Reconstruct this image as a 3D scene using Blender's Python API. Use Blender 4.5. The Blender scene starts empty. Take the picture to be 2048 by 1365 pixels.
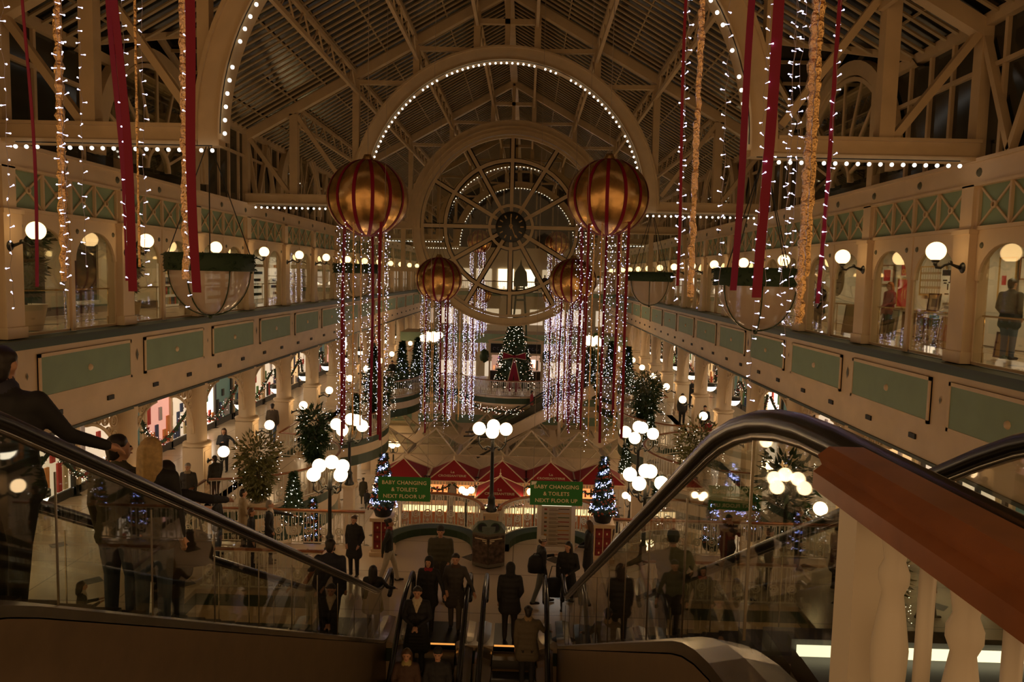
import bpy, math, random
from math import sin, cos, pi, radians as R
from mathutils import Vector, Matrix
import numpy as np

SC = bpy.context.scene
COL = SC.collection
# ---------------------------------------------------------------- camera
# x across the hall (0 = centre line), y along the hall, z up with 0 = eye level
cam_d = bpy.data.cameras.new('camera')
cam = bpy.data.objects.new('camera', cam_d)
COL.objects.link(cam)
cam_d.sensor_width = 36.0
cam_d.lens = 1519.2 / 2048 * 36.0
cam_d.clip_start = 0.05
cam_d.clip_end = 400
cam.location = (0.99, 0, 0)
cam.rotation_mode = 'XYZ'
_m = Matrix.Rotation(0.0171, 4, 'Z') @ Matrix.Rotation(pi / 2 - 0.0859, 4, 'X') @ Matrix.Rotation(0.0235, 4, 'Z')
cam.rotation_euler = _m.to_euler('XYZ')
SC.camera = cam
# ---------------------------------------------------------------- world and exposure
W = bpy.data.worlds.new('warm_fill_world'); SC.world = W; W.use_nodes = True
W.node_tree.nodes['Background'].inputs[0].default_value = (1.0, 0.57, 0.25, 1)
W.node_tree.nodes['Background'].inputs[1].default_value = 0.70  # warm glow added as front fill, entering the near end left open behind the camera
vs = SC.view_settings
vs.view_transform = 'Standard'; vs.look = 'None'; vs.gamma = 1; vs.use_curve_mapping = False
vs.exposure = 0.0
cy = SC.cycles
cy.use_denoising = True
cy.max_bounces = 5; cy.diffuse_bounces = 3; cy.glossy_bounces = 3; cy.transmission_bounces = 3; cy.transparent_max_bounces = 14
cy.sample_clamp_indirect = 4.0
cy.caustics_reflective = False; cy.caustics_refractive = False

def area(name, loc, rot, sx, sy, power, col):
    l = bpy.data.lights.new(name, 'AREA'); l.shape = 'RECTANGLE'; l.size = sx; l.size_y = sy
    l.energy = power; l.color = col
    o = bpy.data.objects.new(name, l); COL.objects.link(o); o.location = loc; o.rotation_euler = rot
    return o

# ---------------------------------------------------------------- materials
MATS = {}
def mat(name, col=(.5, .5, .5), rough=.6, metal=0, emit=0, ecol=None, noise=0, nscale=6, bump=0, bscale=20, spec=.5, nee=True):
    if name in MATS: return MATS[name]
    m = bpy.data.materials.new(name); m.use_nodes = True
    nt = m.node_tree; b = nt.nodes['Principled BSDF']
    b.inputs['Base Color'].default_value = (*col, 1)
    b.inputs['Roughness'].default_value = rough
    b.inputs['Metallic'].default_value = metal
    b.inputs['Specular IOR Level'].default_value = spec
    if emit:
        b.inputs['Emission Color'].default_value = (*(ecol or col), 1)
        b.inputs['Emission Strength'].default_value = emit
        if not nee: m.cycles.emission_sampling = 'NONE'
    if noise or bump:
        tc = nt.nodes.new('ShaderNodeTexCoord')
        n = nt.nodes.new('ShaderNodeTexNoise'); n.inputs['Scale'].default_value = nscale; n.inputs['Detail'].default_value = 5
        nt.links.new(tc.outputs['Object'], n.inputs['Vector'])
        if noise:
            mx = nt.nodes.new('ShaderNodeMix'); mx.data_type = 'RGBA'; mx.blend_type = 'MULTIPLY'
            rp = nt.nodes.new('ShaderNodeMapRange'); rp.inputs['From Min'].default_value = .3; rp.inputs['From Max'].default_value = .7
            rp.inputs['To Min'].default_value = 1 - noise; rp.inputs['To Max'].default_value = 1
            nt.links.new(n.outputs['Fac'], rp.inputs['Value'])
            mx.inputs[0].default_value = 1; mx.inputs[6].default_value = (*col, 1)
            nt.links.new(rp.outputs[0], mx.inputs[7]); nt.links.new(mx.outputs[2], b.inputs['Base Color'])
        if bump:
            n2 = nt.nodes.new('ShaderNodeTexNoise'); n2.inputs['Scale'].default_value = bscale; n2.inputs['Detail'].default_value = 3
            nt.links.new(tc.outputs['Object'], n2.inputs['Vector'])
            bp = nt.nodes.new('ShaderNodeBump'); bp.inputs['Strength'].default_value = bump; bp.inputs['Distance'].default_value = .05
            nt.links.new(n2.outputs['Fac'], bp.inputs['Height']); nt.links.new(bp.outputs['Normal'], b.inputs['Normal'])
    MATS[name] = m
    return m

def glass_mat(name, tint=(.9, .95, .9), refl=1.0, rough=.02, ior=1.5):
    if name in MATS: return MATS[name]
    m = bpy.data.materials.new(name); m.use_nodes = True
    nt = m.node_tree; nt.nodes.clear()
    o = nt.nodes.new('ShaderNodeOutputMaterial'); t = nt.nodes.new('ShaderNodeBsdfTransparent')
    g = nt.nodes.new('ShaderNodeBsdfGlossy'); f = nt.nodes.new('ShaderNodeLayerWeight'); mx = nt.nodes.new('ShaderNodeMixShader')
    ml = nt.nodes.new('ShaderNodeMath'); ml.operation = 'MULTIPLY_ADD'; ml.inputs[1].default_value = .75 * refl; ml.inputs[2].default_value = .045 * refl; pw = nt.nodes.new('ShaderNodeMath'); pw.operation = 'POWER'; pw.inputs[1].default_value = 3.2
    t.inputs[0].default_value = (*tint, 1); g.inputs['Roughness'].default_value = rough; f.inputs[0].default_value = .5
    nt.links.new(f.outputs['Facing'], pw.inputs[0]); nt.links.new(pw.outputs[0], ml.inputs[0]); nt.links.new(ml.outputs[0], mx.inputs[0])
    nt.links.new(t.outputs[0], mx.inputs[1]); nt.links.new(g.outputs[0], mx.inputs[2]); nt.links.new(mx.outputs[0], o.inputs[0])
    MATS[name] = m
    return m

def tile_mat(name, base, dark, step=1.2, dia=.2):
    m = bpy.data.materials.new(name); m.use_nodes = True
    nt = m.node_tree; b = nt.nodes['Principled BSDF']; N = nt.nodes.new; L = nt.links.new
    tc = N('ShaderNodeTexCoord'); sp = N('ShaderNodeSeparateXYZ'); L(tc.outputs['Object'], sp.inputs[0])
    def math_(op, a, bb=None):
        n = N('ShaderNodeMath'); n.operation = op
        for i, v in enumerate((a, bb)):
            if v is None: continue
            if isinstance(v, (int, float)): n.inputs[i].default_value = v
            else: L(v, n.inputs[i])
        return n.outputs[0]
    def cell(v):
        return math_('ABSOLUTE', math_('SUBTRACT', math_('FRACT', math_('DIVIDE', math_('ADD', v, 400), step)), .5))
    u, v = cell(sp.outputs[0]), cell(sp.outputs[1])
    d = math_('LESS_THAN', math_('ADD', u, v), dia)
    line = math_('GREATER_THAN', math_('MAXIMUM', u, v), .492)
    nz = N('ShaderNodeTexNoise'); nz.inputs['Scale'].default_value = 1.5; L(tc.outputs['Object'], nz.inputs['Vector'])
    mx = N('ShaderNodeMix'); mx.data_type = 'RGBA'; mx.inputs[6].default_value = (*base, 1); mx.inputs[7].default_value = (*dark, 1)
    L(math_('MAXIMUM', d, math_('MULTIPLY', line, .5)), mx.inputs[0]); L(mx.outputs[2], b.inputs['Base Color'])
    b.inputs['Roughness'].default_value = .22
    MATS[name] = m
    return m

CREAM = mat('cream_paint', (.76, .58, .38), .55, noise=.12, nscale=1.3)
TRUSSM = mat('cream_steel_paint', (.66, .50, .30), .5, noise=.15, nscale=2)
RAFT = mat('rafter_paint', (.42, .32, .18), .6)
SAGE = mat('sage_green_paint', (.26, .36, .24), .6, noise=.1, nscale=2)
GREEN = mat('dark_green_paint', (.020, .045, .016), .45)
DKGREEN = mat('sill_green_paint', (.025, .04, .022), .5)
IRON = mat('black_iron', (.012, .014, .012), .35, spec=.6)
WHITEIRON = mat('white_painted_iron', (.78, .72, .60), .45)
WOOD = mat('varnished_hardwood', (.36, .13, .045), .35, noise=.35, nscale=9)
RUBBER = mat('black_rubber', (.010, .009, .009), .22, spec=.6)
STEEL = mat('brushed_steel', (.42, .37, .30), .25, 1.0, noise=.15, nscale=8)
CLAD = mat('bronze_cladding', (.17, .115, .06), .35, .35, noise=.2, nscale=4)
DARKMETAL = mat('dark_ridged_metal', (.06, .055, .05), .4, .7)
BRASS = mat('polished_brass', (.75, .50, .18), .2, 1.0)
GLASS = glass_mat('window_glass', (.90, .92, .86), 1.5)
WHEELGLASS = glass_mat('wheel_glass', (.88, .86, .78), .45)
ESCGLASS = glass_mat('escalator_glass', (.74, .76, .66), 1.2)
ROOFGLASS = mat('night_roof_glass', (.010, .010, .008), .22, spec=.35)
GLOBE = mat('lit_opal_globe', (1, .8, .5), .4, emit=3.6, ecol=(1.0, .62, .26))
GLOBEW = mat('lit_white_globe', (1, .9, .7), .4, emit=9.0, ecol=(1.0, .66, .33))
BOWLM = mat('lit_white_bowl', (1, 1, .9), .4, emit=9, ecol=(1.0, .85, .6))
BULB = mat('small_white_bulb', (1, 1, 1), .4, emit=3.0, ecol=(1.0, .92, .78), nee=False)
FAIRY = mat('blue_white_fairy_bulb', (.8, .8, 1), .4, emit=9.0, ecol=(.62, .60, 1.0), nee=False)
FAIRYD = mat('dim_fairy_bulb', (.8, .8, 1), .4, emit=3.0, ecol=(.72, .68, 1.0), nee=False)
WARMF = mat('warm_fairy_bulb', (1, .6, .4), .4, emit=6.0, ecol=(1.0, .55, .36), nee=False)
WHITEF = mat('white_fairy_bulb', (1, .9, .8), .4, emit=6.0, ecol=(1.0, .88, .75), nee=False)
BLUEF = mat('blue_fairy_bulb', (.4, .5, 1), .4, emit=9.0, ecol=(.30, .38, 1.0), nee=False)
WIRE = mat('clear_wire', (.35, .28, .22), .5)
RED = mat('crimson_ribbon', (.20, .003, .022), .5, spec=.25)
FOIL = mat('gold_foil', (.85, .55, .24), .16, 1.0, bump=.6, bscale=40)
GOLD = mat('gold_satin_ball', (.66, .40, .15), .27, .95, bump=.30, bscale=2.6)
FLOOR_T = tile_mat('pale_marble_tiles', (.62, .54, .44), (.10, .09, .075), 1.6, .13)
FLOOR_L = tile_mat('landing_tiles', (.52, .40, .28), (.06, .05, .04), 2.4, .12)
LEAF = mat('dark_leaves', (.030, .065, .018), .5, noise=.4, nscale=5)
LEAFY = mat('olive_leaves', (.16, .15, .04), .6, noise=.4, nscale=5)
BARK = mat('brown_bark', (.10, .06, .03), .8)
GARL = mat('garland_green', (.02, .045, .018), .7)
TINSEL = mat('red_tinsel', (.30, .03, .02), .4, .4)
AWN = mat('crimson_awning', (.34, .012, .016), .7)
SHOPW = mat('lit_shop_wall', (.9, .85, .75), .6, emit=.55, ecol=(1.0, .80, .58))
SHOPB = mat('bright_shop_light', (1, .95, .85), .6, emit=3.2, ecol=(1.0, .82, .6))
ORANGE = mat('glowing_counter_orange', (1, .5, .2), .6, emit=1.0, ecol=(1.0, .34, .10))
YGLOW = mat('glowing_display_case', (1, .8, .4), .6, emit=1.5, ecol=(1.0, .70, .32))
SIGNG = mat('sign_green', (.012, .17, .022), .5)
LETTER = mat('sign_lettering', (.80, .68, .44), .5)
CREAML = mat('awning_lettering', (.75, .6, .38), .6)
DARK = mat('dark_timber', (.03, .022, .015), .5)
DOORM = mat('dark_door', (.035, .025, .018), .35)
PLASTER = mat('gallery_plaster', (.72, .62, .46), .7, noise=.06)
BLACK = mat('matt_black', (.008, .008, .008), .6)
WHITE = mat('matt_white', (.8, .78, .72), .6)

# ---------------------------------------------------------------- mesh builder
class M:
    def __init__(s): s.v = []; s.f = []; s.m = []; s.mats = []; s.sm = []
    def mi(s, m):
        if m not in s.mats: s.mats.append(m)
        return s.mats.index(m)
    def add(s, vs_, fs, m, smooth=False):
        b = len(s.v); k = s.mi(m)
        s.v.extend(tuple(v) for v in vs_)
        for f in fs: s.f.append(tuple(b + i for i in f)); s.m.append(k); s.sm.append(smooth)
    def box(s, x0, x1, y0, y1, z0, z1, m):
        x0, x1 = min(x0, x1), max(x0, x1); y0, y1 = min(y0, y1), max(y0, y1); z0, z1 = min(z0, z1), max(z0, z1)
        s.add([(x0, y0, z0), (x1, y0, z0), (x1, y1, z0), (x0, y1, z0), (x0, y0, z1), (x1, y0, z1), (x1, y1, z1), (x0, y1, z1)],
              [(0, 3, 2, 1), (4, 5, 6, 7), (0, 1, 5, 4), (1, 2, 6, 5), (2, 3, 7, 6), (3, 0, 4, 7)], m)
    def quad(s, a, b, c, d, m): s.add([a, b, c, d], [(0, 1, 2, 3)], m)
    def beam(s, p, q, w, h, m, up=(0, 0, 1)):
        p, q = Vector(p), Vector(q); d = (q - p).normalized(); u = Vector(up)
        if abs(d.dot(u)) > .98: u = Vector((0, 1, 0))
        a = d.cross(u).normalized() * (w / 2); b = a.cross(d).normalized() * (h / 2)
        vs_ = [p - a - b, p + a - b, p + a + b, p - a + b, q - a - b, q + a - b, q + a + b, q - a + b]
        s.add(vs_, [(0, 1, 2, 3), (7, 6, 5, 4), (0, 4, 5, 1), (1, 5, 6, 2), (2, 6, 7, 3), (3, 7, 4, 0)], m)
    def tube(s, pts, r, m, n=6, closed=False, caps=True, flat=1.0):
        P = [Vector(p) for p in pts]; N_ = len(P)
        if N_ < 2: return
        rs = r if isinstance(r, (list, tuple)) else [r] * N_
        rings = []; prev = None
        for i in range(N_):
            if closed: t = P[(i + 1) % N_] - P[i - 1]
            else: t = P[min(i + 1, N_ - 1)] - P[max(i - 1, 0)]
            if t.length < 1e-9: t = Vector((0, 0, 1))
            t.normalize()
            if prev is None:
                u = Vector((0, 0, 1)) if abs(t.z) < .9 else Vector((1, 0, 0))
                a = t.cross(u).normalized()
            else:
                a = prev - t * prev.dot(t)
                a = a.normalized() if a.length > 1e-6 else prev
            prev = a; b = t.cross(a)
            rings.append([P[i] + a * (rs[i] * cos(2 * pi * k / n)) + b * (rs[i] * flat * sin(2 * pi * k / n)) for k in range(n)])
        vs_ = [v for rg in rings for v in rg]; fs = []
        for i in range(N_ if closed else N_ - 1):
            j = (i + 1) % N_
            for k in range(n): fs.append((i * n + k, i * n + (k + 1) % n, j * n + (k + 1) % n, j * n + k))
        if caps and not closed:
            fs.append(tuple(range(n - 1, -1, -1))); fs.append(tuple((N_ - 1) * n + k for k in range(n)))
        s.add(vs_, fs, m, True)
    def lathe(s, prof, c, m, n=16, axis='z', a0=0, a1=2 * pi):
        full = abs(a1 - a0 - 2 * pi) < 1e-6; k_ = n if full else n + 1
        vs_ = []
        for r, z in prof:
            for k in range(k_):
                a = a0 + (a1 - a0) * k / n
                if axis == 'z': vs_.append((c[0] + r * cos(a), c[1] + r * sin(a), c[2] + z))
                elif axis == 'y': vs_.append((c[0] + r * cos(a), c[1] + z, c[2] + r * sin(a)))
                else: vs_.append((c[0] + z, c[1] + r * cos(a), c[2] + r * sin(a)))
        fs = []
        for i in range(len(prof) - 1):
            for k in range(n if full else n):
                k2 = (k + 1) % k_ if full else k + 1
                fs.append((i * k_ + k, i * k_ + k2, (i + 1) * k_ + k2, (i + 1) * k_ + k))
        s.add(vs_, fs, m, True)
    def sphere(s, c, r, m, n=12, h=8, sc=(1, 1, 1)):
        prof = [(max(1e-4, sin(pi * i / h)), -cos(pi * i / h)) for i in range(h + 1)]
        b = len(s.v); s.lathe(prof, (0, 0, 0), m, n)
        for i in range(b, len(s.v)):
            x, y, z = s.v[i]; s.v[i] = (c[0] + x * r * sc[0], c[1] + y * r * sc[1], c[2] + z * r * sc[2])
    def arcband(s, c, r0, r1, a0, a1, n, d0, d1, m, plane='xz'):
        """solid ring sector; c=(u,z) centre, r0<r1, thickness d0..d1 along the other axis"""
        vs_ = []
        for k in range(n + 1):
            a = a0 + (a1 - a0) * k / n
            for r, d in ((r0, d0), (r1, d0), (r1, d1), (r0, d1)):
                u, z = c[0] + r * cos(a), c[1] + r * sin(a)
                if plane == 'xz': vs_.append((u, d, z))
                elif plane == 'yz': vs_.append((d, u, z))
                else: vs_.append((u, z, d))
        fs = []
        for k in range(n):
            for j in range(4):
                fs.append((k * 4 + j, k * 4 + (j + 1) % 4, (k + 1) * 4 + (j + 1) % 4, (k + 1) * 4 + j))
        fs += [(0, 1, 2, 3), (n * 4 + 3, n * 4 + 2, n * 4 + 1, n * 4)]
        s.add(vs_, fs, m)
    def prism(s, pts, d0, d1, m, plane='xy'):
        n = len(pts)
        def P(p, d):
            return (p[0], p[1], d) if plane == 'xy' else ((p[0], d, p[1]) if plane == 'xz' else (d, p[0], p[1]))
        vs_ = [P(p, d0) for p in pts] + [P(p, d1) for p in pts]
        fs = [tuple(range(n - 1, -1, -1)), tuple(range(n, 2 * n))] + [(k, (k + 1) % n, n + (k + 1) % n, n + k) for k in range(n)]
        s.add(vs_, fs, m)
    def xform(s, mtx, start=0):
        for i in range(start, len(s.v)): s.v[i] = tuple(mtx @ Vector(s.v[i]))
    def mesh(s, name):
        me = bpy.data.meshes.new(name); me.from_pydata(s.v, [], s.f)
        for m in s.mats: me.materials.append(m)
        me.polygons.foreach_set('material_index', s.m); me.polygons.foreach_set('use_smooth', s.sm)
        me.update()
        return me
    def build(s, name, parent=None, label=None, cat=None, group=None, kind=None, loc=None):
        o = bpy.data.objects.new(name, s.mesh(name)); COL.objects.link(o)
        if parent: o.parent = parent
        if loc: o.location = loc
        tag(o, label, cat, group, kind)
        return o

def tag(o, label=None, cat=None, group=None, kind=None):
    if label: o['label'] = label
    if cat: o['category'] = cat
    if group: o['group'] = group
    if kind: o['kind'] = kind
    return o
def thing(name, label, cat, loc=(0, 0, 0), rz=0, group=None):
    o = bpy.data.objects.new(name, None); COL.objects.link(o); o.empty_display_size = .1
    o.location = loc; o.rotation_euler = (0, 0, rz)
    return tag(o, label, cat, group)
KIDS = {}
def part(mb, name, parent, label=None):
    o = mb.build(name, parent, label); KIDS.setdefault(parent.name, []).append(o); return o
def inst(mesh, name, parent, loc=(0, 0, 0), rot=None, sc=None):
    o = bpy.data.objects.new(name, mesh); COL.objects.link(o); o.parent = parent; o.location = loc
    if rot: o.rotation_euler = rot
    if sc: o.scale = sc
    KIDS.setdefault(parent.name, []).append(o); return o
def dup(root, loc=None, rz=None, label=None, group=None, sc=None):
    def cp(o, par):
        c = o.copy(); COL.objects.link(c)
        if par: c.parent = par
        for k in KIDS.get(o.name, []): KIDS.setdefault(c.name, []).append(cp(k, c))
        return c
    r = cp(root, None)
    if loc is not None: r.location = loc
    if rz is not None: r.rotation_euler = (0, 0, rz)
    if sc: r.scale = (sc, sc, sc) if isinstance(sc, (int, float)) else sc
    if label: r['label'] = label
    if group: r['group'] = group
    return r
def text_mesh(body, size, m, extrude=.004, align='CENTER', spacing=1.0):
    cu = bpy.data.curves.new('lettering', 'FONT'); cu.body = body; cu.size = size; cu.extrude = extrude; cu.align_x = align; cu.align_y = 'CENTER'
    cu.space_character = spacing; cu.resolution_u = 2; cu.offset = size * .012
    o = bpy.data.objects.new('lettering', cu); COL.objects.link(o)
    dg = bpy.context.evaluated_depsgraph_get()
    me = bpy.data.meshes.new_from_object(o.evaluated_get(dg))
    bpy.data.objects.remove(o); me.materials.clear(); me.materials.append(m)
    return me
ORD = ['nearest', 'second', 'third', 'fourth', 'fifth', 'sixth', 'seventh', 'eighth', 'ninth', 'tenth', 'eleventh', 'twelfth', 'thirteenth', 'fourteenth', 'fifteenth', 'sixteenth', 'seventeenth', 'eighteenth']
rnd = random.Random(7)
def S(i): return 16.6 + 4.81 * i
F2, F1, F0 = -1.65, -8.1, -14.5
LYB0 = 21.9
XW, XF = 10.45, 10.1        # upper wall plane, lower fascia plane
# ================================================================ the setting
I0, I1 = -1, 16
YN, YE = S(I0) - 2.4, S(I1)
def sgn_name(s): return 'left' if s < 0 else 'right'
# --- floors
m = M(); m.box(-15, 15, -6, YE + 6, F0 - .3, F0, FLOOR_T); m.build('floor', kind='structure')
# --- walls (one per side): upper facade, fascia, gallery backs, slabs
def arch_strip(m, x0, x1, y0, y1, zs, rise, zt, mt, n=14):
    """wall between an arch (springing zs, crown zs+rise) and the line zt, solid x0..x1"""
    yc, a = (y0 + y1) / 2, (y1 - y0) / 2
    pts = []
    for k in range(n + 1):
        t = pi - pi * k / n
        pts.append((yc + a * cos(t), zs + rise * sin(t)))
    vs_ = []
    for (y, z) in pts: vs_ += [(x0, y, z), (x0, y, zt), (x1, y, zt), (x1, y, z)]
    fs = []
    for k in range(n):
        for j in range(4): fs.append((k * 4 + j, k * 4 + (j + 1) % 4, (k + 1) * 4 + (j + 1) % 4, (k + 1) * 4 + j))
    m.add(vs_, fs, mt)
wn = 0
LATT = mat('frieze_lattice_paint', (.66, .50, .32), .5)
ROSE = mat('rosette_green', (.10, .10, .06), .5)
for s in (-1, 1):
    m = M(); X = s * XW
    def bx(a, b, y0, y1, z0, z1, mt): m.box(s * a, s * b, y0, y1, z0, z1, mt)
    # plate beam and frieze band
    bx(XW - .06, XW + .3, YN, YE, 2.14, 2.66, CREAM)
    bx(XW - .12, XW + .3, YN, YE, 2.60, 2.68, CREAM)
    bx(XW - .10, XW + .3, YN, YE, 2.10, 2.16, CREAM)
    bx(XW + .05, XW + .15, YN, YE, 1.22, 2.12, SAGE)
    bx(XW - .06, XW + .15, YN, YE, 1.18, 1.26, CREAM)
    for i in range(I0, I1 + 1):
        y = S(i)
        # upper pilaster
        bx(XW - .16, XW + .3, y - .30, y + .30, F2, 1.14, CREAM)
        bx(XW - .20, XW + .3, y - .34, y + .34, 1.10, 1.2, CREAM)
        bx(XW - .20, XW + .3, y - .34, y + .34, F2, F2 + .25, CREAM)
        bx(XW - .10, XW + .3, y - .22, y + .22, 1.2, 2.14, CREAM)
        if i == I1: break
        for k in range(2):     # rosettes on the plate beam
            yy = y + 2.1 + 2.4 * k
            m.lathe([(0.001, -s * .03), (.07, -s * .03), (.10, 0)], (s * (XW - .06), yy, 2.38), ROSE, 8, 'x')
        # lattice frieze: four cells of crossed bars
        w = (4.81 - .5) / 4
        for k in range(4):
            ya = y + .25 + k * w; yb = ya + w
            bt = .05 if k % 2 else .03
            for (p, q) in (((ya, 1.26), (yb, 2.1)), ((ya, 2.1), (yb, 1.26))):
                m.beam((s * (XW + .03), p[0], p[1]), (s * (XW + .03), q[0], q[1]), .03, .045, LATT)
            bx(XW - .02, XW + .08, yb - bt, yb + bt, 1.24, 2.12, LATT)
            if k == 0: bx(XW - .02, XW + .08, ya - .05, ya + .05, 1.24, 2.12, LATT)
            m.lathe([(.05, -s * .03), (.085, -s * .03), (.085, s * .02), (.05, s * .02), (.05, -s * .03)], (s * (XW + .01), (ya + yb) / 2, 1.68), LATT, 8, 'x')
        # arcade: two arched openings per bay
        ym = y + 4.81 / 2
        for (a, b) in ((y + .30, ym - .07), (ym + .07, y + 4.81 - .30)):
            arch_strip(m, s * XW, s * (XW + .12), a + .10, b - .10, .12, .76, 1.2, CREAM)
            bx(XW, XW + .12, a, a + .10, .12, 1.2, CREAM); bx(XW, XW + .12, b - .10, b, .12, 1.2, CREAM)
            for yy in (a + .12, b - .12):
                m.lathe([(0.001, -s * .02), (.05, -s * .02), (.07, 0)], (s * XW, yy + (0.06 if yy < (a + b) / 2 else -.06), .86), ROSE, 8, 'x')
        bx(XW - .02, XW + .12, ym - .07, ym + .07, F2, 1.2, CREAM)
    # sill and gallery slab
    bx(XF - .12, XW + .3, YN, YE, F2 - .10, F2 - .02, DKGREEN)
    bx(XF - .05, XW + .1, YN, YE, F2 - .24, F2 - .09, GREEN)
    # fascia
    bx(XF, XW + .2, YN, YE, -3.32, F2 - .22, CREAM)
    bx(XF + .10, XW + .2, YN, YE, -4.0, -3.3, CREAM)
    bx(XF + .02, XW + .2, YN, YE, -3.36, -3.28, CREAM)
    bx(XF + .05, XW + .2, YN, YE, -4.05, -3.97, DKGREEN)
    for i in range(I0, I1):
        y = S(i)
        ya, yb, za, zb = y + .45, y + 4.81 - .45, -3.02, -2.12
        bx(XF - .03, XF + .02, ya - .08, yb + .08, za - .08, zb + .08, CREAM)
        bx(XF - .045, XF, ya, yb, za, zb, SAGE)
        for (c, d) in (((ya - .08, ya), (za - .08, zb + .08)), ((yb, yb + .08), (za - .08, zb + .08))): bx(XF - .06, XF, c[0], c[1], d[0], d[1], CREAM)
        for (c, d) in ((za - .08, za), (zb, zb + .08)): bx(XF - .06, XF, ya - .08, yb + .08, c, d, CREAM)
        m.lathe([(.001, -s * .05), (.07, -s * .04), (.09, 0)], (s * (XF - .045), (ya + yb) / 2, -2.57), CREAM, 8, 'x')
        # small ornaments between panels and the vents below
        for q, mm in ((0, ROSE),):
            yy = y; rr = .10 if i % 2 else .05
            m.add([(s * (XF - .02), yy - rr * .7, -2.5), (s * (XF - .02), yy, -2.5 - rr * 1.8), (s * (XF - .02), yy + rr * .7, -2.5), (s * (XF - .02), yy, -2.5 + rr * 1.8), (s * XF, yy, -2.5)],
                  [(0, 1, 2, 3)], mm)
        for yy in (y + 1.25, y + 3.55): bx(XF + .06, XF + .1, yy - .15, yy + .15, -3.60, -3.48, BLACK)
    # level one: soffit and back walls
    bx(XW, 15, YN, YE, -4.15, -4.0, PLASTER)
    bx(XW + .2, 15, YN, YE, F2 - .2, F2 - .03, FLOOR_L)
    bx(XW + .3, 15, YN, YE, 1.25, 1.4, PLASTER)
    bx(14.3, 14.6, YN, YE, F2, 1.3, PLASTER)
    bx(15.0, 15.3, YN, YE, F0, -4.0, PLASTER)
    # level one slab (gallery)
    bx(9.55, 15.2, LYB0, YE, F1 - .35, F1, FLOOR_L)
    bx(9.50, 9.56, LYB0, YE, F1 - .30, F1 - .01, GREEN)
    bx(9.60, 15.0, LYB0, YE, F1 - 1.1, F1 - .34, CREAM)
    bx(9.6, 9.75, YN, YE, -11.0, -9.0, CREAM) if 0 else None
    m.build('wall_' + sgn_name(s), kind='structure')
    # arcade panes, one window per opening
    for i in range(I0, I1):
        y = S(i); ym = y + 4.81 / 2
        for (a, b) in ((y + .30, ym - .07), (ym + .07, y + 4.81 - .30)):
            wn += 1
            g = M(); n = 10; pts = [(a, F2), (b, F2), (b, .12)]
            yc, hw = (a + b) / 2, (b - a) / 2 - .10
            pts += [(yc + hw * cos(pi * k / n), .12 + .76 * sin(pi * k / n)) for k in range(n + 1)] + [(a, .12)]
            g.prism(pts, s * (XW + .05), s * (XW + .062), GLASS, 'yz')
            for yy in (a + .03, b - .03): g.box(s * (XW + .03), s * (XW + .09), yy - .03, yy + .03, F2, .12, CREAM)
            g.box(s * (XW + .03), s * (XW + .09), a, b, F2, F2 + .06, CREAM)
            g.build('window_%d' % wn, kind='structure')
# clerestory glazing above the plate beam, with side fan windows
DG = mat('dark_clerestory_glass', (.02, .022, .016), .1, spec=.7)
CLER = mat('clerestory_reveal', (.10, .095, .06), .7)
for s in (-1, 1):
    m = M(); x = s * (XW + .12)
    m.box(x, x + s * .02, YN - 6, YE, 2.66, 5.5, DG)
    y = YN - 6
    while y < YE:
        if abs(y - S(1.42)) < 3.2: y += 0.9625; continue
        m.box(x - s * .08, x + s * .02, y - .05, y + .05, 2.66, 5.5, TRUSSM); y += 0.9625
    for i in range(I0 - 1, I1 + 1): m.box(x - s * .22, x, S(i) - .16, S(i) + .16, 2.66, 5.5, TRUSSM)
    m.box(x - s * .18, x, YN - 6, YE, 5.40, 5.66, TRUSSM); m.box(x - s * .1, x, YN - 6, YE, 4.5, 4.6, TRUSSM)
    for i in range(I0 - 1, 6):
        if i in (0, 1, 2): continue
        for k in range(4):
            ya = S(i) + k * 4.81 / 4; yb = ya + 4.81 / 4
            m.beam((x - s * .12, ya, 2.7 if k % 2 else 5.4), (x - s * .12, yb, 5.4 if k % 2 else 2.7), .13, .16, TRUSSM, (1, 0, 0))
    m.build('trim_clerestory_' + sgn_name(s), kind='structure')
    for q, yc in enumerate((S(1.42), S(4.5), S(-1.5))):
        m = M(); c = (yc, 2.95); xx = x - s * .30
        m.arcband(c, 3.15, 3.55, 0, pi, 28, xx, xx + s * .25, TRUSSM, 'yz')
        m.arcband(c, 2.98, 3.10, 0, pi, 28, xx + s * .05, xx + s * .2, TRUSSM, 'yz')
        m.arcband(c, .62, .74, 0, pi, 12, xx + s * .05, xx + s * .2, TRUSSM, 'yz')
        for k in range(1, 8):
            a = pi * k / 8
            m.beam((xx + s * .12, c[0] + .7 * cos(a), c[1] + .7 * sin(a)), (xx + s * .12, c[0] + 3.1 * cos(a), c[1] + 3.1 * sin(a)), .09, .09, TRUSSM, (1, 0, 0))
        pts = [(c[0] + 3.05 * cos(pi * k / 24), c[1] + 3.05 * sin(pi * k / 24)) for k in range(25)]
        m.prism(pts, xx + s * .1, xx + s * .11, GLASS, 'yz')
        wn += 1; m.build('window_%d' % wn, kind='structure')
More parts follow.
